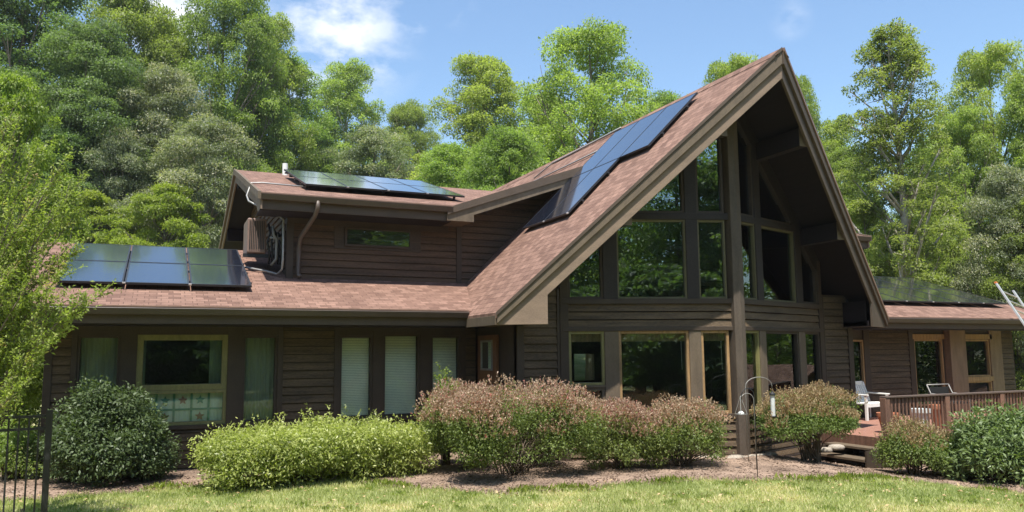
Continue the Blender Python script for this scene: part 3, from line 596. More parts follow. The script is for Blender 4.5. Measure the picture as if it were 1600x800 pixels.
solar('green-reflecting solar panels on the right wing roof above the deck', (16.9, 15.45, wingz(15.45)), (6.45, 0, 0), (0, 3.25, 3.25*PW_), 6, 2, lift=.15)
# ------------------------------------------------------------------ electrical gear on the dormer gable end
t = thing('heat_pump', 'brown wall-hung outdoor unit with pipes beside the dormer gable end', 'outdoor unit', (2.1, 17.3, 2.1))
mb = MB(); mb.box(1.62, 2.0, 16.95, 17.80, 2.12, 2.86); b_ = mb.build('cabinet', M['brownbox'], t, bevel=.03)
mb = MB()
for i in range(9): mb.box(1.66+.035*i, 1.675+.035*i, 16.935, 16.95, 2.2, 2.8)
mb.build('louvre', M['black'], b_)
mb = MB(); mb.box(1.55, 2.38, 17.0, 17.06, 2.04, 2.11); mb.box(2.32, 2.38, 17.0, 17.06, 1.85, 2.7); mb.build('bracket', M['black'], t)
mb = MB()
for i in range(5):
    x = 2.04+.06*i; mb.tube([(x, 16.98, 2.75-.06*i), (x+.03, 16.9, 2.55), (x-.02+.02*i, 16.88, 2.35), (x+.03, 16.93, 2.1), (x+.02, 16.95, 1.9)], .022, 6)
mb.build('coolant_pipe', M['black'], t, smooth=True)
mb = MB(); mb.tube([(2.12, 16.90, 2.7), (2.14, 16.86, 2.5), (2.20, 16.86, 2.42), (2.20, 16.88, 2.0), (2.1, 16.9, 1.86)], .03, 7); mb.tube([(2.05, 16.9, 2.45), (2.28, 16.88, 2.44)], .03, 7); mb.build('pale_pipe', M['wire'], t, smooth=True)
t = thing('conduit', 'grey conduit looping from the low solar array up to the dormer wall', 'conduit', (1.6, 17.1, 1.75))
mb = MB(); P = [(1.45, 17.3, wingz(17.3)+.06), (2.02, 16.85, wingz(16.85)+.06), (2.20, 16.62, wingz(16.6)+.07), (2.27, 16.5, 1.75), (2.28, 16.48, 1.95), (2.28, 16.5, 2.78), (2.2, 16.55, 2.86), (2.0, 16.7, 2.88)]
mb.tube(P, .022, 8); mb.build('pipe', M['steel'], t, smooth=True); mb = MB(); mb.tube([(1.40, 17.3, wingz(17.3)+.06), (1.52, 17.27, wingz(17.27)+.06)], .05, 8); mb.build('junction_box', M['steel'], t)
t = thing('conduit', 'thin pale conduit running from the upper array across the dormer shingles to its rake', 'conduit', (2.2, 17.3, up3(17.3)))
mb = MB(); mb.tube([(2.85, 17.35, up3(17.35)+.05), (1.95, 17.55, up3(17.55)+.05), (1.72, 17.5, up3(17.5)+.03), (1.62, 17.35, 3.4), (1.62, 16.9, 3.2), (1.85, 16.6, 3.02)], .018, 7); mb.build('pipe', M['steel'], t, smooth=True)
t = thing('conduit', 'pale conduit pair crossing the shingles left of the stepped array', 'conduit', (9.4, 17.5, roofz(9.4)))
mb = MB()
mb.tube([(10.2, 16.0, roofz(10.2)+.05), (10.1, 19.5, roofz(10.1)+.05), (9.7, 19.9, roofz(9.7)+.05)], .02, 6); mb.tube([(9.55, 15.9, roofz(9.55)+.06), (9.5, 19.6, roofz(9.5)+.06)], .02, 6); mb.build('pipe', M['steel'], t, smooth=True)
# ------------------------------------------------------------------ deck, steps, railing
DZ = -1.76; DX0, DY0, DX1 = 13.35, 11.45, 21.5
deck = thing('deck', 'red-brown timber deck with slatted railing and steps at its left end', 'deck', (16, 12.5, -2.3))
mb = MB(); y = DY0
while y < 15.2: mb.box(DX0, DX1, y, y+.132, DZ-.04, DZ); y += .14
mb.build('floor', M['deck'], deck, bevel=.004)
mb = MB(); mb.box(DX0, DX1, DY0-.03, DY0, DZ-.25, DZ-.002); mb.box(DX0-.03, DX0, DY0-.03, 13.2, DZ-.25, DZ-.002); mb.build('rim_board', M['redwood'], deck)
mb = MB(); x = DX0
while x < 19.5: mb.box(x, x+.05, DY0-.02, DY0+.01, -2.45, DZ-.25); x += .085
o = mb.build('skirt_slats', M['redwood'], deck)
st = None
for i, (x0, zt) in enumerate(((13.02, -1.95), (12.70, -2.14))):
    mb = MB(); mb.box(x0, x0+.35, 11.42, 12.75, zt-.05, zt); st_ = mb.build('step', M['trimgrey'], deck, bevel=.006)
mb = MB(); mb.box(12.7, 13.33, 11.40, 11.44, -2.4, -1.98); mb.build('stringer', M['trim'], deck); mb = MB(); mb.box(12.7, 13.33, 12.74, 12.78, -2.4, -1.98); mb.build('stringer', M['trim'], deck)
RZ = -.93
mb = MB(); mb.box(DX0-.06, 20.5, DY0-.08, DY0+.08, RZ-.035, RZ); mb.build('rail_cap', M['raildk'], deck, bevel=.006)
mb = MB(); mb.box(DX0, 20.5, DY0-.02, DY0+.02, RZ-.13, RZ-.04); mb.box(DX0, 20.5, DY0-.02, DY0+.02, DZ+.07, DZ+.13); mb.build('rail', M['redwood'], deck)
for x in (DX0, 15.1, 16.85, 18.6, 20.4):
    mb = MB(); mb.box(x-.07, x+.07, DY0-.07, DY0+.07, -2.3, RZ-.036); mb.build('railing_post', M['redwood'], deck, bevel=.006)
x = DX0+.14; k = 0
while x < 20.3 and k < 66:
    if min(abs(x-p) for p in (15.1, 16.85, 18.6)) > .07:
        mb = MB(); mb.box(x-.019, x+.019, DY0-.04, DY0-.022, DZ+.03, RZ-.05); mb.build('baluster', M['redwood'], deck); k += 1
    x += .105
# pots added in place of dappled light and unclear clutter behind the railing
def pot(label, loc, r, h, mat, group=None):
    t = thing('flower_pot', label, 'pot', loc, group=group)
    mb = MB(); mb.lathe(loc, [(r*.62, 0), (r*.95, h*.82), (r*1.08, h*.82), (r*1.08, h), (r*.95, h), (r*.9, h*.9)], 18); mb.build('pot', mat, t, smooth=False); return t
pot('wide terracotta stand-in pot for dappled clutter behind the deck railing near its corner post', (14.3, 12.2, DZ), .22, .42, M['terra'])
pot('pale stand-in pot for white dapples on the deck behind the railing', (15.4, 12.3, DZ), .20, .46, M['clear'])
pot('tall terracotta stand-in pot for dappled clutter far along the deck railing', (16.3, 12.5, DZ), .2, .5, M['terra'])
# garden bench
bc = at(1358, 655, -1.76)[:2]; ang = R_(10)
bench = thing('bench', 'white slatted garden bench on the deck by the brown siding', 'bench', (bc[0], bc[1], DZ), ang)
bw = .95
def LB(): return MB()
mb = MB(); 
for i in range(5): mb.box(-bw/2, bw/2, -.24+.105*i, -.15+.105*i, .40, .425)
mb.build('seat', M['white'], bench, local=True, bevel=.004)
mb = MB(); tilt = .16
n = 10
for i in range(n):
    x = -bw/2+.06+(bw-.12)*i/(n-1); mb.bar((x, .27, .44), (x, .27+tilt, .88), .068, .018, (0, 1, 0))
mb.bar((-bw/2, .27+tilt, .90), (bw/2, .27+tilt, .90), .03, .09); mb.bar((-bw/2, .27, .44), (bw/2, .27, .44), .03, .07); mb.build('backrest', M['white'], bench, local=True, bevel=.004)
for sx in (-1, 1):
    mb = MB(); mb.bar((sx*bw/2, -.24, 0), (sx*bw/2, -.24, .62), .06, .06, (0, 1, 0)); mb.build('leg', M['white'], bench, local=True, bevel=.004)
    mb = MB(); mb.bar((sx*bw/2, .27, 0), (sx*bw/2, .27, .44), .06, .06, (0, 1, 0)); mb.bar((sx*bw/2, .27, .44), (sx*bw/2, .27+tilt, .92), .06, .06, (0, 1, 0)); mb.build('leg', M['white'], bench, local=True, bevel=.004)
    mb = MB(); mb.bar((sx*bw/2, -.30, .63), (sx*bw/2, .33, .65), .08, .03); mb.build('armrest', M['white'], bench, local=True, bevel=.006)
mb = MB(); mb.bar((-bw/2, -.24, .36), (bw/2, -.24, .36), .03, .07); mb.build('apron', M['white'], bench, local=True)
# patio table of thin metal behind the railing
t = thing('patio_chair', 'thin metal framed chair behind the railing below the see-through porch window', 'chair', (18.3, 13.8, DZ))
mb = MB()
for dx in (-.4, .4):
    mb.tube([(18.3+dx, 13.5, DZ), (18.3+dx, 13.5, DZ+.62), (18.3+dx, 13.95, DZ+.64), (18.3+dx, 14.05, DZ+.86)], .016, 7); mb.tube([(18.3+dx, 14.0, DZ), (18.3+dx, 13.95, DZ+.64)], .016, 7)
mb.tube([(17.9, 14.05, DZ+.86), (18.7, 14.05, DZ+.86)], .016, 7); mb.build('frame', M['wire'], t, smooth=True)
mb = MB(); mb.box(17.92, 18.68, 13.5, 13.98, DZ+.40, DZ+.44); mb.build('seat', M['black'], t)
mb = MB(); mb.box(17.93, 18.67, 14.03, 14.05, DZ+.5, DZ+.8); mb.build('backrest', M['black'], t)
# ladder leaning at the right end
t = thing('ladder', 'pale aluminium ladder leaning against the right wing eave', 'ladder', (19.5, 12.0, G(19.5, 12.0)))
A1 = Vector(atY(1557, 443, 13.9)); A2 = Vector(atY(1583, 454, 14.05)); dirL = (Vector(atY(1604, 512, 13.2))-A1).normalized(); Lg = 0
Lg = (float(G(22, 12))-A1.z)/dirL.z
for a in (A1, A2):
    mb = MB(); mb.bar(a, a+dirL*Lg, .035, .10, (A2-A1)); mb.build('side_rail', M['alu'], t)
k = .25
mb = MB()
while k < Lg: mb.tube([A1+dirL*k, A2+dirL*k], .018, 6); k += .3
mb.build('rungs', M['alu'], t)
mb = MB(); mb.bar(A1-dirL*.05, A1+dirL*.0, .045, .11, (A2-A1)); mb.build('end_cap', M['paper'], t)
# ------------------------------------------------------------------ garden things
def hook_pole(name, label, loc, h, reach, sgn=1, r=.008):
    t = thing(name, label, 'garden hook', loc); x, y, z = loc
    mb = MB(); c = reach/2; P = [(x, y, z), (x, y, z+h)]
    for i in range(1, 10): a = math.pi*i/9; P.append((x+sgn*(c-c*math.cos(a)), y, z+h+min(c, .16)*math.sin(a)))
    P.append((P[-1][0], y, z+h-.05)); mb.tube(P, min(r, .007), 6); mb.build('pole', M['black'] if r < .009 else M['wire'], t, smooth=True); return t, P[-1]
p0 = at(1184, 748, -2.0); hook_pole('shepherd_hook', 'slim dark shepherd hook standing in the mulch left of the round spirea', tuple(p0), 1.28, .26, -1)
p1 = at(1180, 722, -2.0); t, tip = hook_pole('shepherd_hook', 'tall pale shepherd hook before the glass bay carrying the seed feeder', (float(p1[0])-.15, float(p1[1]), -2.0), 1.36, .62, 1, .0091)
fx = tip; t = thing('bird_feeder', 'clear tube bird feeder hanging above the round spirea', 'bird feeder', (fx[0], fx[1], fx[2]-.52))
mb = MB(); mb.tube([(fx[0], fx[1], fx[2]-.50), (fx[0], fx[1], fx[2]-.12)], .042, 14); mb.build('tube', M['clear'], t, smooth=False)
mb = MB(); mb.lathe((fx[0], fx[1], fx[2]-.13), [(.06, 0), (.055, .03), (.01, .07)], 14); mb.tube([(fx[0], fx[1], fx[2]-.06), fx], .004, 5); mb.build('cap', M['black'], t)
mb = MB(); mb.lathe((fx[0], fx[1], fx[2]-.53), [(.05, 0), (.06, .015), (.045, .03)], 14)
for z in (.15, .3):
    mb.tube([(fx[0]-.08, fx[1], fx[2]-.53+z), (fx[0]+.08, fx[1], fx[2]-.53+z)], .004, 5)
mb.build('perch', M['black'], t)
q0 = atD(1158, 647, 13.3); t = thing('lantern', 'small wire pyramid lantern hanging in front of the centre post', 'lantern', tuple(q0))
mb = MB()
for dx, dy in ((-.07, -.07), (.07, -.07), (.07, .07), (-.07, .07)): mb.tube([(q0[0]+dx, q0[1]+dy, q0[2]), (q0[0], q0[1], q0[2]+.30)], .004, 5)
mb.tube([(q0[0]-.07, q0[1]-.07, q0[2]), (q0[0]+.07, q0[1]-.07, q0[2]), (q0[0]+.07, q0[1]+.07, q0[2]), (q0[0]-.07, q0[1]+.07, q0[2]), (q0[0]-.07, q0[1]-.07, q0[2])], .004, 5)
hk = (q0[0]+.10, q0[1]-.02); mb.build('wire_frame', M['steel'], t)
mb = MB(); mb.lathe(tuple(q0), [(.05, 0), (.05, .02), (.02, .05)], 10); mb.build('candle_cup', M['clear'], t)
t3 = thing('shepherd_hook', 'low pale hook beside the centre post holding the wire lantern', 'garden hook', (q0[0]+.28, q0[1], -2.0))
mb = MB(); P = [(q0[0]+.28, q0[1], -2.0), (q0[0]+.28, q0[1], q0[2]+.22)]
for i in range(1, 9): a = math.pi*i/9; P.append((q0[0]+.28-.14+.14*math.cos(a), q0[1], q0[2]+.22+.12*math.sin(a)))
P.append((q0[0], q0[1], q0[2]+.30)); mb.tube(P, .006, 6); mb.build('pole', M['wire'], t3, smooth=True)
# left metal fence
f0 = np.array([-1.12, 10.72]); f1 = f0+np.array([-.95, -.22])*2.2
fn = thing('metal_fence', 'black metal picket fence panel at the left edge of the lawn', 'fence', (float(f0[0]), float(f0[1]), -2.0))
gz = -2.02; top = -.66
mb = MB(); mb.box(f0[0]-.032, f0[0]+.032, f0[1]-.032, f0[1]+.032, gz, top+.04); mb.build('post', M['black'], fn)
dv_ = (f1-f0)/np.linalg.norm(f1-f0)
for s_ in (top-.02, top-.16, gz+.15):
    mb = MB(); mb.bar((f0[0], f0[1], s_), (f1[0], f1[1], s_), .025, .03); mb.build('rail', M['black'], fn)
for i in range(1, 22):
    p = f0+dv_*(.10*i); mb = MB(); mb.box(p[0]-.009, p[0]+.009, p[1]-.009, p[1]+.009, gz+.05, top-.02); mb.build('picket', M['black'], fn)
# stones at the foot of the bay
rs = random.Random(4)
SL_ = ['small stone leftmost of the row under the glass bay', 'flat stone second from the left under the glass bay', 'largest stone right at the foot of the centre post', 'small stone touching the right side of the centre post base', 'stone third from last in the row right of the centre post', 'stone next to last in the row right of the centre post', 'last stone at the right end of the row under the bay',
 'left lower rock between the round spirea and the deck steps', 'right lower rock against the deck steps', 'upper right rock by the corner of the siding', 'upper left rock behind the round spirea']
for i, (px, py, sz) in enumerate([(1098, 716, .10), (1118, 716, .13), (1150, 717, .16), (1163, 716, .09), (1176, 714, .10), (1190, 713, .11), (1204, 711, .12), (1290, 704, .14), (1306, 700, .16), (1318, 690, .13), (1300, 688, .12)]):
    p = at(px, py, -2.0); mb = MB(); n_ = 9; prof = []
    pts = []
    for lv, (zr_, rr) in enumerate(((-.25, .9), (.15, 1.0), (.45, .8), (.55, .45))):
        for k in range(n_): a = 2*math.pi*k/n_; q_ = rr*(1+rs.uniform(-.15, .15)); pts.append((p[0]+sz*q_*math.cos(a)*1.2, p[1]+sz*q_*math.sin(a)*.8, p[2]+sz*zr_*.8+(.0 if i < 8 else .12 if i > 8 else 0)))
    fs = [(l*n_+k, l*n_+(k+1) % n_, (l+1)*n_+(k+1) % n_, (l+1)*n_+k) for l in range(3) for k in range(n_)]+[tuple(range(3*n_, 4*n_)), tuple(range(n_))[::-1]]
    mb.add(pts, fs); o = mb.build('stone', M['stone'], None, smooth=True); tag(o, SL_[i], 'stone', 'stones edging the bay' if i < 7 else 'stones beside the deck steps')
# window sill still life
sp = FL.P(2.15, -.30, -1.14); 
t = pot('small terracotta pot with a spiky plant on the sill of the large bay window', sp, .085, .16, M['terra'])
bk = FL.P(.46, -.32, -1.16); t = thing('book_stack', 'stack of orange books on the sill beside the centre post', 'books', bk)
for i in range(5):
    mb = MB(); FL.box(mb, .30+rs.uniform(0, .04), .62-rs.uniform(0, .05), -.42, -.22, -1.16+.028*i, -1.135+.028*i); mb.build('book', M['paper'] if i % 3 else M['clear'], t)
# garage across the drive, seen only mirrored in the right bay panes
t = thing('garage', 'low brown gabled garage mirrored in the right bay panes', 'garage', (36, 8, -3))
mb = MB(); mb.box(33, 42, 4.6, 11.4, -4.5, -1.9); mb.prism([(33.02, 4.6, -1.9), (33.02, 11.4, -1.9), (33.02, 8, .5)], (8.9, 0, 0)); mb.build('wall', M['siding'], t)
mb = MB(); mb.prism([(32.3, 4.0, -2.2), (42.6, 4.0, -2.2), (42.6, 8, .65), (32.3, 8, .65)], (0, 0, .12)); mb.prism([(32.3, 8, .65), (42.6, 8, .65), (42.6, 12.0, -2.2), (32.3, 12.0, -2.2)], (0, 0, .12)); mb.build('roof', M['shX'], t)
mb = MB(); mb.box(32.95, 33.0, 5.8, 10.2, -4.5, -2.3); mb.build('garage_door', M['white'], t)
t.location.z -= 1.45; t.rotation_euler = (0, 0, R_(-48))
# ------------------------------------------------------------------ vegetation
def leafmesh(name, mat, P, D, Nn, L, W, tint, mats2=None, sel=None):
    """P base points, D direction along the leaf, Nn normal; diamond leaves folded along the midrib"""
    D = D/np.linalg.norm(D, axis=1, keepdims=True); S = np.cross(D, Nn); S /= np.linalg.norm(S, axis=1, keepdims=True)+1e-9; U = np.cross(S, D)
    L = L[:, None]; W = W[:, None]
    V = np.stack([P, P+D*L*.45+S*W*.5+U*W*.16, P+D*L-U*L*.10, P+D*L*.45-S*W*.5+U*W*.16], 1).reshape(-1, 3)
    n = len(P); me = bpy.data.meshes.new(name); me.vertices.add(4*n); me.vertices.foreach_set('co', V.astype(np.float32).ravel())
    me.loops.add(4*n); me.loops.foreach_set('vertex_index', np.arange(4*n, dtype=np.int32)); me.polygons.add(n); me.polygons.foreach_set('loop_start', np.arange(0, 4*n, 4, dtype=np.int32))
    me.update(calc_edges=True); a = me.attributes.new('tint', 'FLOAT', 'FACE'); a.data.foreach_set('value', tint.astype(np.float32)); me.materials.append(mat)
    if mats2 is not None: me.materials.append(mats2); me.polygons.foreach_set('material_index', sel.astype(np.int32))
    return me
def rdir(r, n): v = r.normal(size=(n, 3)); return v/np.linalg.norm(v, axis=1, keepdims=True)
def clumps_to_leaves(r, cen, rad, n, L, asp=.55, flat=.75, shell=.45, up=.5, droop=.25, tintc=None, tops=0):
    pr = rad**2; pr = pr/pr.sum(); k = r.choice(len(cen), n, p=pr); d = rdir(r, n)
    if tops: d[:, 2] = np.where((d[:, 2] < 0) & (r.random(n) < tops), -d[:, 2], d[:, 2])
    rr = rad[k]*(shell+(1-shell)*r.random(n)**.6)*(.8+.35*r.random(n))*np.where(r.random(n) < .14, 1.15+.35*r.random(n), 1); P = cen[k]+d*rr[:, None]*np.array([1, 1, flat])
    Nn = d*.7+rdir(r, n)*.75+np.array([0, 0, up]); D = rdir(r, n)*.8+d*.7-np.array([0, 0, droop]); ll = L*(.6+.8*r.random(n))
    tc_ = r.random(len(cen)) if tintc is None else tintc
    t = np.clip(.5*tc_[k]+.5*r.random(n), 0, 1); return P, D, Nn, ll, ll*asp, t
def tree_proto(name, seed, h, prof, ncl, crad, nleaf, L, mat, bark, trunk_r, lean=.0, sep=.7, low=.12, limbs=22, **kw):
    r = np.random.default_rng(seed); ncl = int(ncl*1.9); crad *= .72; nleaf = int(nleaf*2.0); L *= .68; kw.setdefault('tops', .5); kw['up'] = .9; kw['flat'] = kw.get('flat', .75)*.8; kw['shell'] = .55
    t = low+(1-low)*r.random(ncl)**.8
    pr = np.interp(t, *prof); a = r.random(ncl)*2*np.pi; q = pr*(r.random(ncl)**.5)*(.85+.3*np.sin(a*3+seed)*.5+.1)
    cen = np.stack([q*np.cos(a), q*np.sin(a), t*h*.96], 1); rad = crad*(.45+1.1*r.random(ncl)**1.3)*(1.1-.4*t)
    rad = np.minimum(rad, h-cen[:, 2]+.3)
    P, D, Nn, l, w_, ti = clumps_to_leaves(r, cen, rad, nleaf, L, **kw)
    cm = leafmesh(name+'_crown', mat, P, D, Nn, l, w_, ti)
    mb = MB(); x = 0; ph = r.random()*6
    tp = [(.25*math.sin(ph+z*5)*z*1.2, .25*math.cos(ph*1.3+z*4)*z, z*h) for z in np.linspace(0, .93, 9)]
    mb.tube(tp, [trunk_r*(1.25 if i == 0 else 1)*(1-.9*i/8) for i in range(9)], 9)
    for i in r.choice(ncl, min(limbs, ncl), replace=False):
        c = cen[i]; z0 = max(.08*h, c[2]-np.hypot(c[0], c[1])*(.9+.6*r.random())); zt = z0/h/.93*8; j = int(min(zt, 7)); f = zt-j
        b0 = np.array(tp[j])*(1-f)+np.array(tp[j+1])*f; r0 = trunk_r*(1-.9*zt/8)*.45+.015; mid = (b0+c)/2+np.array([0, 0, -.06*np.hypot(c[0], c[1])])+r.normal(size=3)*.12
        mb.tube([b0, mid, c], [r0, r0*.65, .02], 5)
        for _ in range(2): e = c+r.normal(size=3)*rad[i]*.6; mb.tube([mid*.4+c*.6, e], [r0*.35, .012], 4, cap=False)
    tm = bpy.data.meshes.new(name+'_trunk'); tm.from_pydata(mb.v, [], mb.f); tm.update(); tm.shade_smooth(); tm.materials.append(bark)
    return dict(crown=cm, trunk=tm, h=h, r=float(np.percentile(np.hypot(P[:, 0], P[:, 1]), 97)), zt=float(np.percentile(P[:, 2], 99.7)), name=name, P=(P, D, Nn, l, w_, ti))
PR = {
 'tulip': tree_proto('tulip', 1, 18, ([0, .15, .4, .7, .9, 1], [2.0, 3.2, 3.9, 3.3, 2.2, 1.0]), 150, 1.15, 60000, .20, M['lf_bright'], M['barkpale'], .28, limbs=40, flat=.8, shell=.3),
 'round': tree_proto('round', 2, 18, ([0, .15, .5, .8, 1], [2.2, 3.8, 5.2, 4.3, 1.6]), 150, 1.25, 60000, .20, M['lf_bright'], M['bark'], .34, limbs=46, flat=.75, shell=.35),
 'dark': tree_proto('dark', 3, 20, ([0, .1, .4, .75, .92, 1], [3, 4.5, 5.2, 4.4, 2.8, 1.2]), 170, 1.4, 72000, .21, M['lf_dark'], M['bark'], .36, limbs=40, flat=.6, shell=.4),
 'mid': tree_proto('mid', 4, 18, ([0, .12, .45, .75, .92, 1], [2.8, 4.0, 4.6, 3.9, 2.6, 1.2]), 160, 1.3, 64000, .20, M['lf_mid'], M['bark'], .32, limbs=40, flat=.7, shell=.35),
 'grey': tree_proto('grey', 5, 12, ([0, .2, .55, .85, 1], [2.8, 3.9, 4.1, 2.7, .8]), 100, 1.1, 52000, .17, M['lf_grey'], M['bark'], .3, limbs=26, flat=.72, shell=.72, up=.7, asp=.4),
 'yellow': tree_proto('yellow', 6, 7, ([0, .2, .5, .85, 1], [1.9, 2.6, 2.8, 1.9, .6]), 80, .62, 30000, .13, M['lf_yel'], M['bark'], .16, limbs=24, flat=.6, shell=.4),
 'sparse': tree_proto('sparse', 7, 19, ([0, .2, .45, .6, .8, 1], [1.8, 3.0, 2.8, 2.4, 2.0, .7]), 150, .72, 30000, .17, M['lf_mid'], M['barkpale'], .30, low=.2, limbs=90, flat=.8, shell=.2),
}
PR['sparse']['crown'].materials[0] = leafmat('olive_thin_leaves', (.12, .15, .045), (.30, .33, .11), trans=.5)
def put_tree(kind, label, px, py, hw, D, rz=0, name='broadleaf_tree', group='trees behind the house', cat='tree'):
    p = PR[kind]; q = atD(px, py, D); x, y = float(q[0]), float(q[1]); gz = float(G(x, y))-.1; sz = (float(q[2])-gz)/p['zt']; sx = hw*WF[kind]/FPX*D/p['r']
    t = thing(name, label, cat, (x, y, gz), rz, group); t.scale = (sx, sx, sz)
    for nm, me in (('trunk', p['trunk']), ('crown', p['crown'])): o = bpy.data.objects.new(nm, me); C.objects.link(o); o.parent = t
    return t
rt_ = random.Random(11); WF = dict(tulip=1.35, round=1.2, dark=1.3, mid=1.4, grey=1.25, yellow=1.25, sparse=1.15, bright2=1.3)
TREES = [
 ('dark', 'huge dark green tree rising out of the top left corner', 45, -70, 130, 45.5), ('mid', 'tall leafy tree beside the cloud gap at the top left', 205, -25, 80, 51.6), ('dark', 'dark tree standing between the corner giant and the cloud gap', 140, 40, 95, 41.0),
 ('mid', 'tree whose crown stops just below the cloud gap', 262, 38, 50, 56.2), ('mid', 'tall tree cut by the top edge right of the cloud gap', 358, -55, 72, 54.7), ('tulip', 'pale tall tree leaning out at the right end of the left woods', 425, 30, 52, 59.2), ('mid', 'shaggy mid green tree right above the dormer vent pipe', 440, 90, 72, 62.1),
 ('tulip', 'slim light tree standing clear below the large cloud', 545, 103, 58, 84.1), ('dark', 'dark tree shadowed behind the dormer array', 485, 215, 60, 66.0), ('mid', 'low rounded green tree in the dip of the tree line', 640, 163, 48, 88.0), ('tulip', 'light feathery tree left of the big round one', 752, 93, 74, 59.4),
 ('round', 'big round bright tree in the middle of the sky line', 915, 52, 118, 40.0), ('mid', 'leafy tree behind the left foot of the main ridge', 790, 205, 70, 34.0), ('bright2', 'bright green tree just above the roof valley', 700, 228, 60, 43.5),
 ('round', 'tree top peeping over the ridge right of the panels', 1145, 96, 75, 47.0), ('mid', 'tree behind the steep ridge, mostly hidden by shingles', 1040, 150, 60, 44.0), ('tulip', 'small crown peeping out right of the gable peak', 1250, 122, 32, 44.0),
 ('sparse', 'tall thin tree with a pale bare trunk above the right panels', 1390, 46, 86, 31), ('round', 'bushy bright tree at the upper right', 1545, 78, 85, 38.0), ('tulip', 'slender tree at the right edge of the picture', 1618, 105, 60, 35.0),
 ('mid', 'mid-height tree left of the pale trunk', 1320, 235, 55, 41.0), ('mid', 'rounded tree filling the gap right of the pale trunk', 1462, 215, 66, 41.0), ('round', 'low tree behind the green-reflecting panels', 1440, 300, 55, 34), ('grey', 'grey-green tree above the ladder', 1570, 265, 75, 30.0),
 ('grey', 'grey-green flowering tree with lumpy crown left of the dormer', 262, 112, 95, 42.5), ('grey', 'lower grey-green tree spreading behind the dormer gable', 330, 190, 100, 38.7), ('grey', 'round grey-green tree just above the dormer array', 588, 203, 88, 62.1), ('grey', 'small dusty green tree beside the lumpy one', 195, 215, 60, 39.5),
 ('yellow', 'bright yellow-green small tree behind the wing array', 262, 290, 78, 35.6), ('yellow', 'light green small tree left of the wing array', 150, 305, 75, 37.2), ('yellow', 'bright young tree at the left edge behind the feathery one', 15, 120, 95, 19.0), ('dark', 'dark tree low behind the wing roof', 90, 190, 90, 39.5),
 ('mid', 'leafy green tree low at the right behind the porch end', 1625, 300, 60, 29.0),
 ('round', 'full bright tree closing the gap left of the far right crown', 1500, 175, 70, 37), ('tulip', 'light green tree just right of the steep gable', 1305, 190, 48, 44),
 ('round', 'broad bright tree behind the right wing ridge', 1345, 320, 60, 32), ('tulip', 'pale green tree filling behind the middle of the ridge', 850, 150, 60, 46), ('round', 'wide bright tree low behind the roof valley', 770, 240, 70, 38),
]
PR['bright2'] = PR['mid'] if False else PR['tulip']
for i, (k, lb, px, py, hw, D) in enumerate(TREES):
    nm = {'tulip': 'slender_tree', 'bright2': 'slender_tree', 'round': 'round_tree', 'dark': 'dark_tree', 'mid': 'leafy_tree', 'grey': 'flowering_tree', 'yellow': 'young_tree', 'sparse': 'thin_tree'}[k]
    put_tree(k, lb, px, py, hw, D, rt_.uniform(0, 6.28), nm)
# far wood and the wood behind the viewer: one mass each
def wood(name, spots, seed, label):
    r = np.random.default_rng(seed); A = [[] for _ in range(6)]; mb = MB()
    for (x, y, h, rr, k) in spots:
        p = PR[k]; n = len(p['P'][0]); sel = r.choice(n, 26000, replace=False); P, D, Nn, l, w_, ti = [q[sel] for q in p['P']]; a = r.random()*6.28; c, s = np.cos(a), np.sin(a); Rm = np.array([[c, s, 0], [-s, c, 0], [0, 0, 1]])
        g_ = float(G(x, y)); sc_ = np.array([rr/p['r'], rr/p['r'], h/p['zt']]); A[0].append((P@Rm)*sc_+np.array([x, y, g_])); A[1].append(D@Rm); A[2].append(Nn@Rm); A[3].append(l*1.75); A[4].append(w_*1.75); A[5].append(ti)
        mb.tube([(x, y, g_-.2), (x, y, g_+h*.8)], [.3, .06], 7)
    A = [np.concatenate(q) for q in A]; me = leafmesh(name, {21: M['lf_mid'], 22: M['lf_mid'], 23: M['lf_dark']}[seed], *A[:3], A[3], A[4], A[5]); 
    o = bpy.data.objects.new(name, me); C.objects.link(o); tag(o, label, 'woodland', kind='stuff')
    tr = mb.build('trunks', M['bark'], o); tr['kind'] = 'stuff'
r9 = random.Random(5)
sp = []
for i in range(34):
    az = -34+i*3.0+r9.uniform(-1, 1); D = r9.uniform(66, 78); a = R_(az)+YAW; sp.append((D*math.sin(a), D*math.cos(a), r9.uniform(6, 9.5) if az > -20 else r9.uniform(12, 17), r9.uniform(4, 5.5), r9.choice(['mid', 'dark', 'round'])))
wood('distant_woods', sp, 21, 'hazy green wood filling the gaps between the nearer trees')
sp = []
for i in range(30):
    az = 120+i*8+r9.uniform(-3, 3); D = r9.uniform(20, 30); a = R_(az); x, y = D*math.sin(a), D*math.cos(a)
    if y < 6: sp.append((x, y, r9.uniform(11, 17), r9.uniform(4, 5.5), r9.choice(['mid', 'dark', 'tulip'])))
wood('surrounding_woods', sp, 22, 'tall wood round the garden mirrored in the window glass')
sp = []  # low mass added out of view so the panes mirror less bright lawn
for i in range(26):
    a = R_(125+i*6.4+r9.uniform(-2, 2)); D = r9.uniform(11, 15); sp.append((D*math.sin(a), D*math.cos(a), r9.uniform(3.5, 6), r9.uniform(2.2, 3), 'dark'))
wood('added_understorey', sp, 23, 'unseen low shrubs added behind the viewer to darken the lower pane reflections')
sp = [(x, y, r9.uniform(11, 16), 4.8, 'mid') for (x, y) in [(40, 2), (46, 12), (44, 18), (38, -6), (30, -12), (50, 6), (48, 24), (-16, 6), (-18, 12), (-15, 17), (-20, 0)]]
wood('side_woods', sp, 22, 'wood at both sides of the garden mirrored in the bay panes')
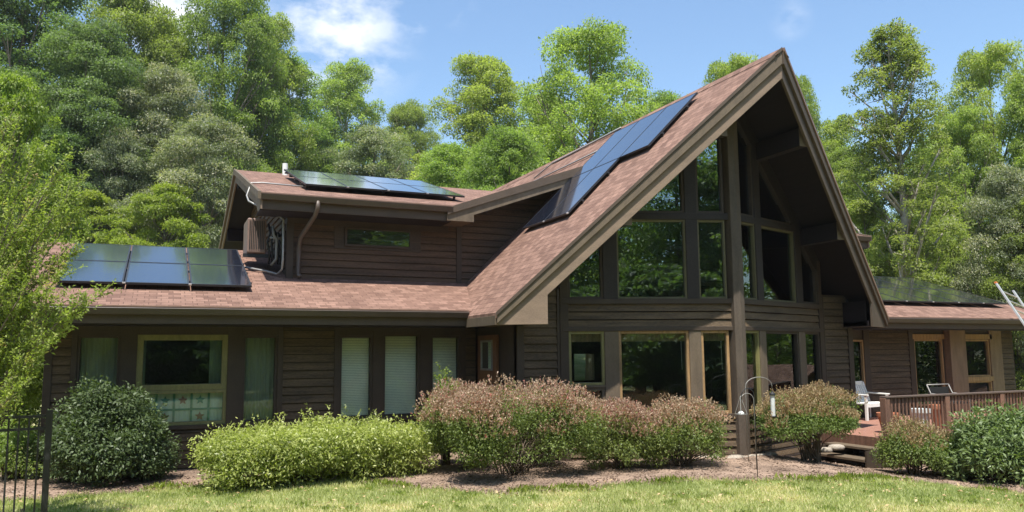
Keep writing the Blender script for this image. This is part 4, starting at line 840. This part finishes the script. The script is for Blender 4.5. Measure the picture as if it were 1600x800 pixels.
# shrubs
def shrub(name, label, px, pybase, pytop, hw, seed, mat, nleaf, L, z0=-2.0, bloom=None, nbl=0, ncl=60, crad=.26, asp=.5, base=.12, shape='dome', dy=1.0, D=None, vase=.35, group='shrubs along the house', **kw):
    r = np.random.default_rng(seed); q = at(px, pybase, z0) if D is None else atD(px, pybase, D); x, y = float(q[0]), float(q[1]); gz = float(G(x, y)); Dp = x*math.sin(YAW)+y*math.cos(YAW)
    R0 = hw/FPX*Dp; y_ = y+R0*.5*dy; x_ = x+R0*.2; Dp = x_*math.sin(YAW)+y_*math.cos(YAW)
    q2 = atD(px, pytop, Dp); x_, y_ = float(q2[0]), float(q2[1]); H = float(q2[2])-gz; R0 = hw/FPX*Dp
    t = thing(name, label, 'shrub', (x_, y_, gz), 0, group)
    th = np.arccos(1-r.random(ncl)*(1.0 if shape == 'dome' else .92)); ph = r.random(ncl)*2*np.pi; rr = .55+.45*r.random(ncl)**.5
    if shape == 'hedge':
        e = .42 if dy > .5 else .28; cx = np.sign(np.cos(ph))*np.abs(np.cos(ph))**e*np.sin(th)**e; cy = np.sign(np.sin(ph))*np.abs(np.sin(ph))**e*np.sin(th)**e; cz = np.cos(th)**(.5 if dy > .5 else .28)
    if dy < .5: cx = r.uniform(-1, 1, ncl)*(1-.04*r.random(ncl)); cy = r.uniform(-1, 1, ncl); cz = r.random(ncl)**.6*(.9+.1*np.sin(cx*9+1)*np.cos(cx*4))*(1-.25*np.abs(cx)**6); rr = np.ones(ncl)
    elif shape != 'hedge': cx = np.sin(th)*np.cos(ph); cy = np.sin(th)*np.sin(ph); cz = np.cos(th)**.85
    cr = crad*(.7+.6*r.random(ncl)); lo = base*H
    cen = np.stack([cx*rr*(R0-crad*.7), cy*rr*(R0-crad*.7)*dy, lo+cr*.5+(cz*rr)*(H-lo-crad*1.15)], 1)
    P, D_, Nn, l, w_, ti = clumps_to_leaves(r, cen, cr, nleaf, L, asp=asp, **kw)
    # stray shoots breaking the outline
    ns_ = 26+int(ncl*.35); kk = r.choice(np.where(cen[:, 2] > H*.3)[0], ns_); dd = rdir(r, ns_)*.6+np.array([0, 0, .9]); dd /= np.linalg.norm(dd, axis=1, keepdims=True); ms = 9
    ln = (.10+.14*r.random(ns_))*(.5+R0*.4); b0_ = cen[kk]+dd*cr[kk][:, None]*.8; u_ = r.random((ns_, ms)); Pn = (b0_[:, None]+dd[:, None]*(ln[:, None]*u_)[..., None]).reshape(-1, 3); nn_ = len(Pn)
    Dn_ = np.repeat(dd, ms, 0)*.6+rdir(r, nn_)*.8; l2_ = L*(.6+.6*r.random(nn_)); P = np.concatenate([P, Pn]); D_ = np.concatenate([D_, Dn_]); Nn = np.concatenate([Nn, rdir(r, nn_)+np.array([0, 0, .6])]); l = np.concatenate([l, l2_]); w_ = np.concatenate([w_, l2_*asp]); ti = np.concatenate([ti, .5+.5*r.random(nn_)])
    P[:, 2] = np.maximum(P[:, 2], .04); me = leafmesh('foliage', mat, P, D_, Nn, l, w_, ti); o = bpy.data.objects.new('foliage', me); C.objects.link(o); o.parent = t
    if bloom:
        ok = np.where((cen[:, 2] > H*(.40+.30*r.random(ncl))) & (rr > .6))[0]; k = r.choice(ok, nbl); d = rdir(r, nbl); d[:, 2] = np.abs(d[:, 2])*.8+.3; d /= np.linalg.norm(d, axis=1, keepdims=True)
        B = cen[k]+d*cr[k][:, None]*np.array([1, 1, .9])*(1.0+.25*r.random((nbl, 1))); m_ = 7; ax = d*.5+rdir(r, nbl)*.45+np.array([0, 0, .95]); ax /= np.linalg.norm(ax, axis=1, keepdims=True)
        P2 = np.repeat(B, m_, 0)+np.repeat(ax, m_, 0)*(r.random((nbl*m_, 1))*.085); D2 = np.repeat(ax, m_, 0)+rdir(r, nbl*m_)*.7; l2 = .020+.022*r.random(nbl*m_)
        zt = np.clip((np.repeat(B, m_, 0)[:, 2]/H-.5)*1.6, 0, 1)
        me = leafmesh('flower_heads', bloom, P2, D2, rdir(r, nbl*m_), l2, l2*.55, np.clip(r.random(nbl*m_)*.6+np.repeat(r.random(nbl), m_)*.4, 0, 1)); o = bpy.data.objects.new('flower_heads', me); C.objects.link(o); o.parent = t
    mb = MB()
    for i in range(46):
        k = r.integers(ncl); c = cen[k]; a = r.random()*6.28; b0 = (R0*.22*math.cos(a)*r.random(), R0*.22*math.sin(a)*r.random(), -.03); mid = (c[0]*vase+b0[0]*.5, c[1]*vase+b0[1]*.5, c[2]*.5); mb.tube([b0, mid, tuple(c)], [.012, .009, .004], 5, cap=False)
    mb.build('stems', M['stem'], t, local=True, smooth=True); return t
shrub('holly_shrub', 'large rounded dark green shrub by the metal fence', 172, 762, 590, 98, 31, M['lf_shrub'], 30000, .062, ncl=120, crad=.24, asp=.42, base=.03, shell=.55, up=.8, dy=.9)
shrub('clipped_hedge', 'long flat-topped yellow-green hedge under the curtained and blinded windows', 500, 757, 656, 176, 32, M['lf_hedge'], 84000, .056, shape='hedge', ncl=520, crad=.22, asp=.36, base=.0, shell=.6, up=.8, dy=.36, droop=.1)
shrub('spirea_shrub', 'largest pinkish flowering bush at the gable corner', 800, 752, 607, 138, 34, M['lf_spirea'], 50000, .040, bloom=M['lf_bloom'], nbl=8000, ncl=190, crad=.27, base=.05, shape='hedge', shell=.4, dy=.75)
shrub('spirea_shrub', 'pinkish bush below the large bay window', 972, 738, 632, 74, 35, M['lf_spirea'], 17000, .040, bloom=M['lf_bloom'], nbl=3000, ncl=90, crad=.23, base=.08, shell=.4, dy=.9)
shrub('spirea_shrub', 'pinkish bush ending at the centre post', 1064, 735, 628, 76, 36, M['lf_spirea'], 18000, .040, bloom=M['lf_bloom'], nbl=3300, ncl=90, crad=.22, base=.1, shell=.35, dy=.9)
shrub('spirea_shrub', 'round straw-topped bush standing alone right of the centre post', 1263, 722, 613, 84, 37, M['lf_spirea'], 26000, .042, bloom=M['lf_straw'], nbl=5200, ncl=110, crad=.22, base=.36, shell=.45, vase=.3, dy=.9)
shrub('barberry_shrub', 'loose mixed shrub in front of the deck corner', 1425, 738, 662, 58, 38, M['lf_spirea'], 13000, .045, z0=-2.2, bloom=M['lf_straw'], nbl=900, ncl=60, crad=.2, base=.06, shell=.3)
shrub('barberry_shrub', 'low yellow-green shrub beneath the deck railing', 1492, 742, 668, 42, 41, M['lf_spirea'], 10000, .05, z0=-2.25, ncl=40, crad=.2, base=.05, shell=.3)
shrub('laurel_shrub', 'glossy large-leaved green shrub at the right edge', 1560, 752, 636, 80, 39, M['lf_rhodo'], 15000, .095, z0=-2.25, ncl=110, crad=.24, asp=.30, base=.02, shell=.5, up=.6, droop=.1)
shrub('laurel_shrub', 'glossy shrub cut off by the right edge of the picture', 1640, 752, 648, 60, 42, M['lf_rhodo'], 10000, .095, z0=-2.25, ncl=70, crad=.24, asp=.30, base=.02, shell=.5, up=.6, droop=.1)
shrub('climbing_shrub', 'airy pale-leaved plant rising behind the hedge beside the third blind', 697, 700, 572, 34, 40, M['lf_yel'], 5200, .05, D=14.0, ncl=46, crad=.16, base=.1, shell=.1, dy=.8)
shrub('climbing_shrub', 'small plant with broad yellow leaves behind the pink bush', 737, 690, 602, 14, 43, M['lf_hedge'], 260, .13, D=13.9, ncl=14, crad=.12, base=.2, shell=.3, asp=.7)
# spiky sill plant
r = np.random.default_rng(3); n_ = 40; D_ = rdir(r, n_); D_[:, 2] = np.abs(D_[:, 2])+.5; P_ = np.tile(np.array([[sp_ for sp_ in FL.P(2.15, -.30, -.99)]]), (n_, 1))
t = thing('potted_plant', 'spiky green plant growing in the terracotta pot on the window sill', 'plant', FL.P(2.15, -.30, -.99))
me = leafmesh('leaves', M['lf_grey'], P_-np.array(FL.P(2.15, -.30, -.99)), D_, rdir(r, n_), .12+.12*r.random(n_), np.full(n_, .018), r.random(n_)); o = bpy.data.objects.new('leaves', me); C.objects.link(o); o.parent = t
# feathery tree at the left edge, close to the camera
def feathery():
    r = np.random.default_rng(77); base = atD(-95, 780, 9.2); bx, by = float(base[0]), float(base[1]); gz = float(G(bx, by))
    t = thing('feathery_tree', 'near tree with arching feathery light green branches at the left edge', 'tree', (bx, by, gz))
    tw = MB(); P, D, Nn, L, T = [], [], [], [], []
    tips = []
    for (px, py, Dd) in [(20, 170, 9.6), (60, 235, 9.4), (100, 250, 9.3), (125, 285, 9.2), (95, 320, 9.0), (118, 335, 9.3), (70, 380, 9.0), (108, 385, 9.1), (140, 372, 9.3), (95, 430, 8.9), (155, 462, 9.0), (130, 470, 8.8), (80, 470, 8.8), (105, 500, 8.9), (70, 540, 8.7), (90, 520, 9.2), (50, 580, 8.8), (30, 610, 8.7), (60, 300, 8.8), (20, 330, 8.6), (10, 430, 8.6), (35, 480, 8.9), (40, 400, 9.5), (0, 240, 9.1), (15, 540, 8.9), (45, 440, 9.3), (30, 250, 9.8), (-20, 480, 9.0), (-10, 360, 9.2), (75, 345, 9.6), (55, 500, 9.5), (5, 590, 9.2), (25, 200, 9), (85, 290, 9.7), (20, 510, 9.3), (60, 420, 8.7), (-5, 300, 9.5),(45, 350, 9.2)]:
        tips.append(atD(px, py, Dd)-np.array([bx, by, gz]))
    for i, tip in enumerate(tips):
        z0 = max(.5, tip[2]*(.45+.15*r.random())-.3); b0 = np.array([.05*r.normal(), .05*r.normal(), z0]); mid = (b0*.45+tip*.55)+np.array([0, 0, .18]); pts = [b0*(1-s_)**2+2*mid*s_*(1-s_)+tip*s_**2 for s_ in np.linspace(0, 1, 9)]
        tw.tube(pts, [.022*(1-s_)+.003 for s_ in np.linspace(0, 1, 9)], 5, cap=False)
        for j in range(46):
            s_ = .28+.72*r.random(); c = b0*(1-s_)**2+2*mid*s_*(1-s_)+tip*s_**2; ax = (tip-b0)/np.linalg.norm(tip-b0)+rdir(r, 1)[0]*.75+np.array([0, 0, .25]); ax /= np.linalg.norm(ax); ln = (.22+.25*r.random())*(1.15-.5*s_)
            e = c+ax*ln; 
            if j % 2 == 0: tw.tube([c, e], [.004, .0015], 3, cap=False)
            m_ = 20; u = r.random(m_); P.append(c+ax*ln*u[:, None]+r.normal(size=(m_, 3))*.012); D.append(ax*.6+rdir(r, m_)*.8); Nn.append(rdir(r, m_)*.8+np.array([0, 0, .7])); L.append(.028+.03*r.random(m_)); T.append(np.clip(.15+.45*r.random()+.25*r.random(m_)+(.25 if r.random() < .06 else 0), 0, 1))
    tw.tube([(0, 0, -.1), (.03, 0, 1.2), (-.02, .04, 2.6), (0, 0, 4.0)], [.07, .055, .04, .015], 8)
    P, D, Nn, L, T = map(np.concatenate, (P, D, Nn, L, T)); me = leafmesh('crown', M['lf_feather'], P, D, Nn, L, L*.42, T)
    o = bpy.data.objects.new('crown', me); C.objects.link(o); o.parent = t; tw.build('branches', M['bark'], t, local=True, smooth=True)
feathery()
# shade-side ground shrubs behind the fence
shrub('fence_shrub', 'sparse shrub in the shade behind the metal fence', 25, 760, 655, 55, 51, M['lf_mid'], 6000, .05, D=12.8, ncl=40, crad=.2, base=.0, shell=.2)
shrub('fence_shrub', 'tall leafy shrub in the shade left of the wing wall behind the fence', 8, 700, 420, 70, 52, M['lf_mid'], 14000, .07, D=17.5, ncl=90, crad=.34, base=.0, shell=.2)
shrub('fence_shrub', 'dark shrub behind the wing wall corner seen through the feathery tree', 40, 700, 470, 45, 53, M['lf_dark'], 12000, .07, D=20, ncl=80, crad=.34, base=.0, shell=.2)
# grass
r = np.random.default_rng(9); n = 260000; x = r.uniform(-3.2, 15.5, n); y = r.uniform(6.2, 13.4, n); keep = y < yb(x)+.04*r.normal(size=n); Dn = x*math.sin(YAW)+y*math.cos(YAW); lat = (x*math.cos(YAW)-y*math.sin(YAW))/Dn
keep &= (np.abs(lat) < .72) & (Dn > 8.0) & (r.random(n) < np.clip((10/Dn), .3, 1)); x, y = x[keep], y[keep]; n = len(x)
P = np.stack([x, y, G(x, y)], 1); D = rdir(r, n)*.55+np.array([0, 0, 1]); pat = np.clip(.42+.5*np.sin(x*1.3+np.sin(y*1.7)*1.5)*np.cos(y*1.1+1.3*np.sin(x*.8))+.35*np.sin(x*4.1+y*2)*np.sin(y*5.3-x), 0, 1); edge = np.clip(1-(yb(x)-y)/.5, 0, 1)
T = np.clip(.10+.50*pat**1.5+.5*r.random(n), 0, 1); Lh = (.035+.05*r.random(n))*(1+.6*edge*r.random(n))
me = leafmesh('grass', M['lf_grass'], P, D, rdir(r, n), Lh, np.full(n, .010), T); o = bpy.data.objects.new('grass', me); C.objects.link(o); tag(o, 'short sunlit lawn grass in front of the planting bed', 'grass', kind='stuff')
n = 9000; c = r.integers(0, 120, n); cx = r.uniform(-1.5, 13, 120); cy = yb(cx)-r.random(120)**1.4*3.2-.1; a = r.normal(size=(n, 2))*.055; x = cx[c]+a[:, 0]; y = cy[c]+a[:, 1]
P = np.stack([x, y, G(x, y)], 1); D = rdir(r, n)*.7+np.array([0, 0, .9]); me = leafmesh('lawn_weeds', M['lf_mid'], P, D, rdir(r, n)+np.array([0, 0, .6]), .04+.05*r.random(n), .015+.02*r.random(n), .4+.6*r.random(n)); o = bpy.data.objects.new('lawn_weeds', me); C.objects.link(o); tag(o, 'broad-leaved weed clumps scattered in the lawn', 'weeds', kind='stuff')
n = 500; x = r.uniform(-2, 13, n); y = yb(x)+.3-r.random(n)*3.5; P = np.stack([x, y, G(x, y)+.05], 1); me = leafmesh('fallen_leaves', leafmat('dry_leaf_brown', (.25, .16, .07), (.50, .38, .20), trans=.1), P, rdir(r, n)*np.array([1, 1, .3]), rdir(r, n)*.5+np.array([0, 0, 1]), .04+.04*r.random(n), .025+.02*r.random(n), r.random(n)); o = bpy.data.objects.new('fallen_leaves', me); C.objects.link(o); tag(o, 'dry leaves lying on the lawn and bed', 'leaves', kind='stuff')
# bark chips and fallen leaves on the bed
n = 26000; x = r.uniform(-3, 15, n); y = yb(x)-.12+r.random(n)**1.3*4.2; kk = y < 15.2; x, y = x[kk], y[kk]; n = len(x)
P = np.stack([x, y, G(x, y)+.045], 1); D = rdir(r, n); D[:, 2] *= .2; Nn = rdir(r, n)*.4+np.array([0, 0, 1])
me = leafmesh('mulch_chips', leafmat('bark_chip_brown', (.08, .05, .038), (.30, .205, .155), trans=.0), P, D, Nn, .02+.045*r.random(n), .012+.018*r.random(n), r.random(n)); o = bpy.data.objects.new('mulch_chips', me); C.objects.link(o); tag(o, 'loose bark chips scattered over the planting bed', 'mulch', kind='stuff')
# weeds along the edge of the bed
n = 2600; c = r.choice([.2, 1.4, 2.7, 3.3, 5.0, 5.6, 7.2, 9.3, 9.7, 10.1, 10.5, 12.2], n)+r.normal(size=n)*.16; y = yb(c)+r.normal(size=n)*.08+.03
P = np.stack([c, y, G(c, y)+.02], 1); D = rdir(r, n)*.7+np.array([0, 0, 1.]); me = leafmesh('edge_weeds', M['lf_yel'], P, D, rdir(r, n), .05+.08*r.random(n), .012+.02*r.random(n), r.random(n)); o = bpy.data.objects.new('edge_weeds', me); C.objects.link(o); tag(o, 'tufts of weeds along the edge between lawn and mulch', 'weeds', kind='stuff')

# thin summer haze
hm = bpy.data.materials.new('thin_summer_haze'); hm.use_nodes = True; hn = hm.node_tree; hn.nodes.clear(); ho = hn.nodes.new('ShaderNodeOutputMaterial'); hv = hn.nodes.new('ShaderNodeVolumePrincipled')
hv.inputs['Color'].default_value = (.93, .96, 1, 1); hv.inputs['Density'].default_value = HAZE; hv.inputs['Anisotropy'].default_value = .3; hn.links.new(hv.outputs[0], ho.inputs['Volume'])
mb = MB(); mb.box(-70, 75, -45, 90, -8, 42); o = mb.build('haze', hm); tag(o, 'thin pale summer air softening the far trees', 'haze', kind='stuff')
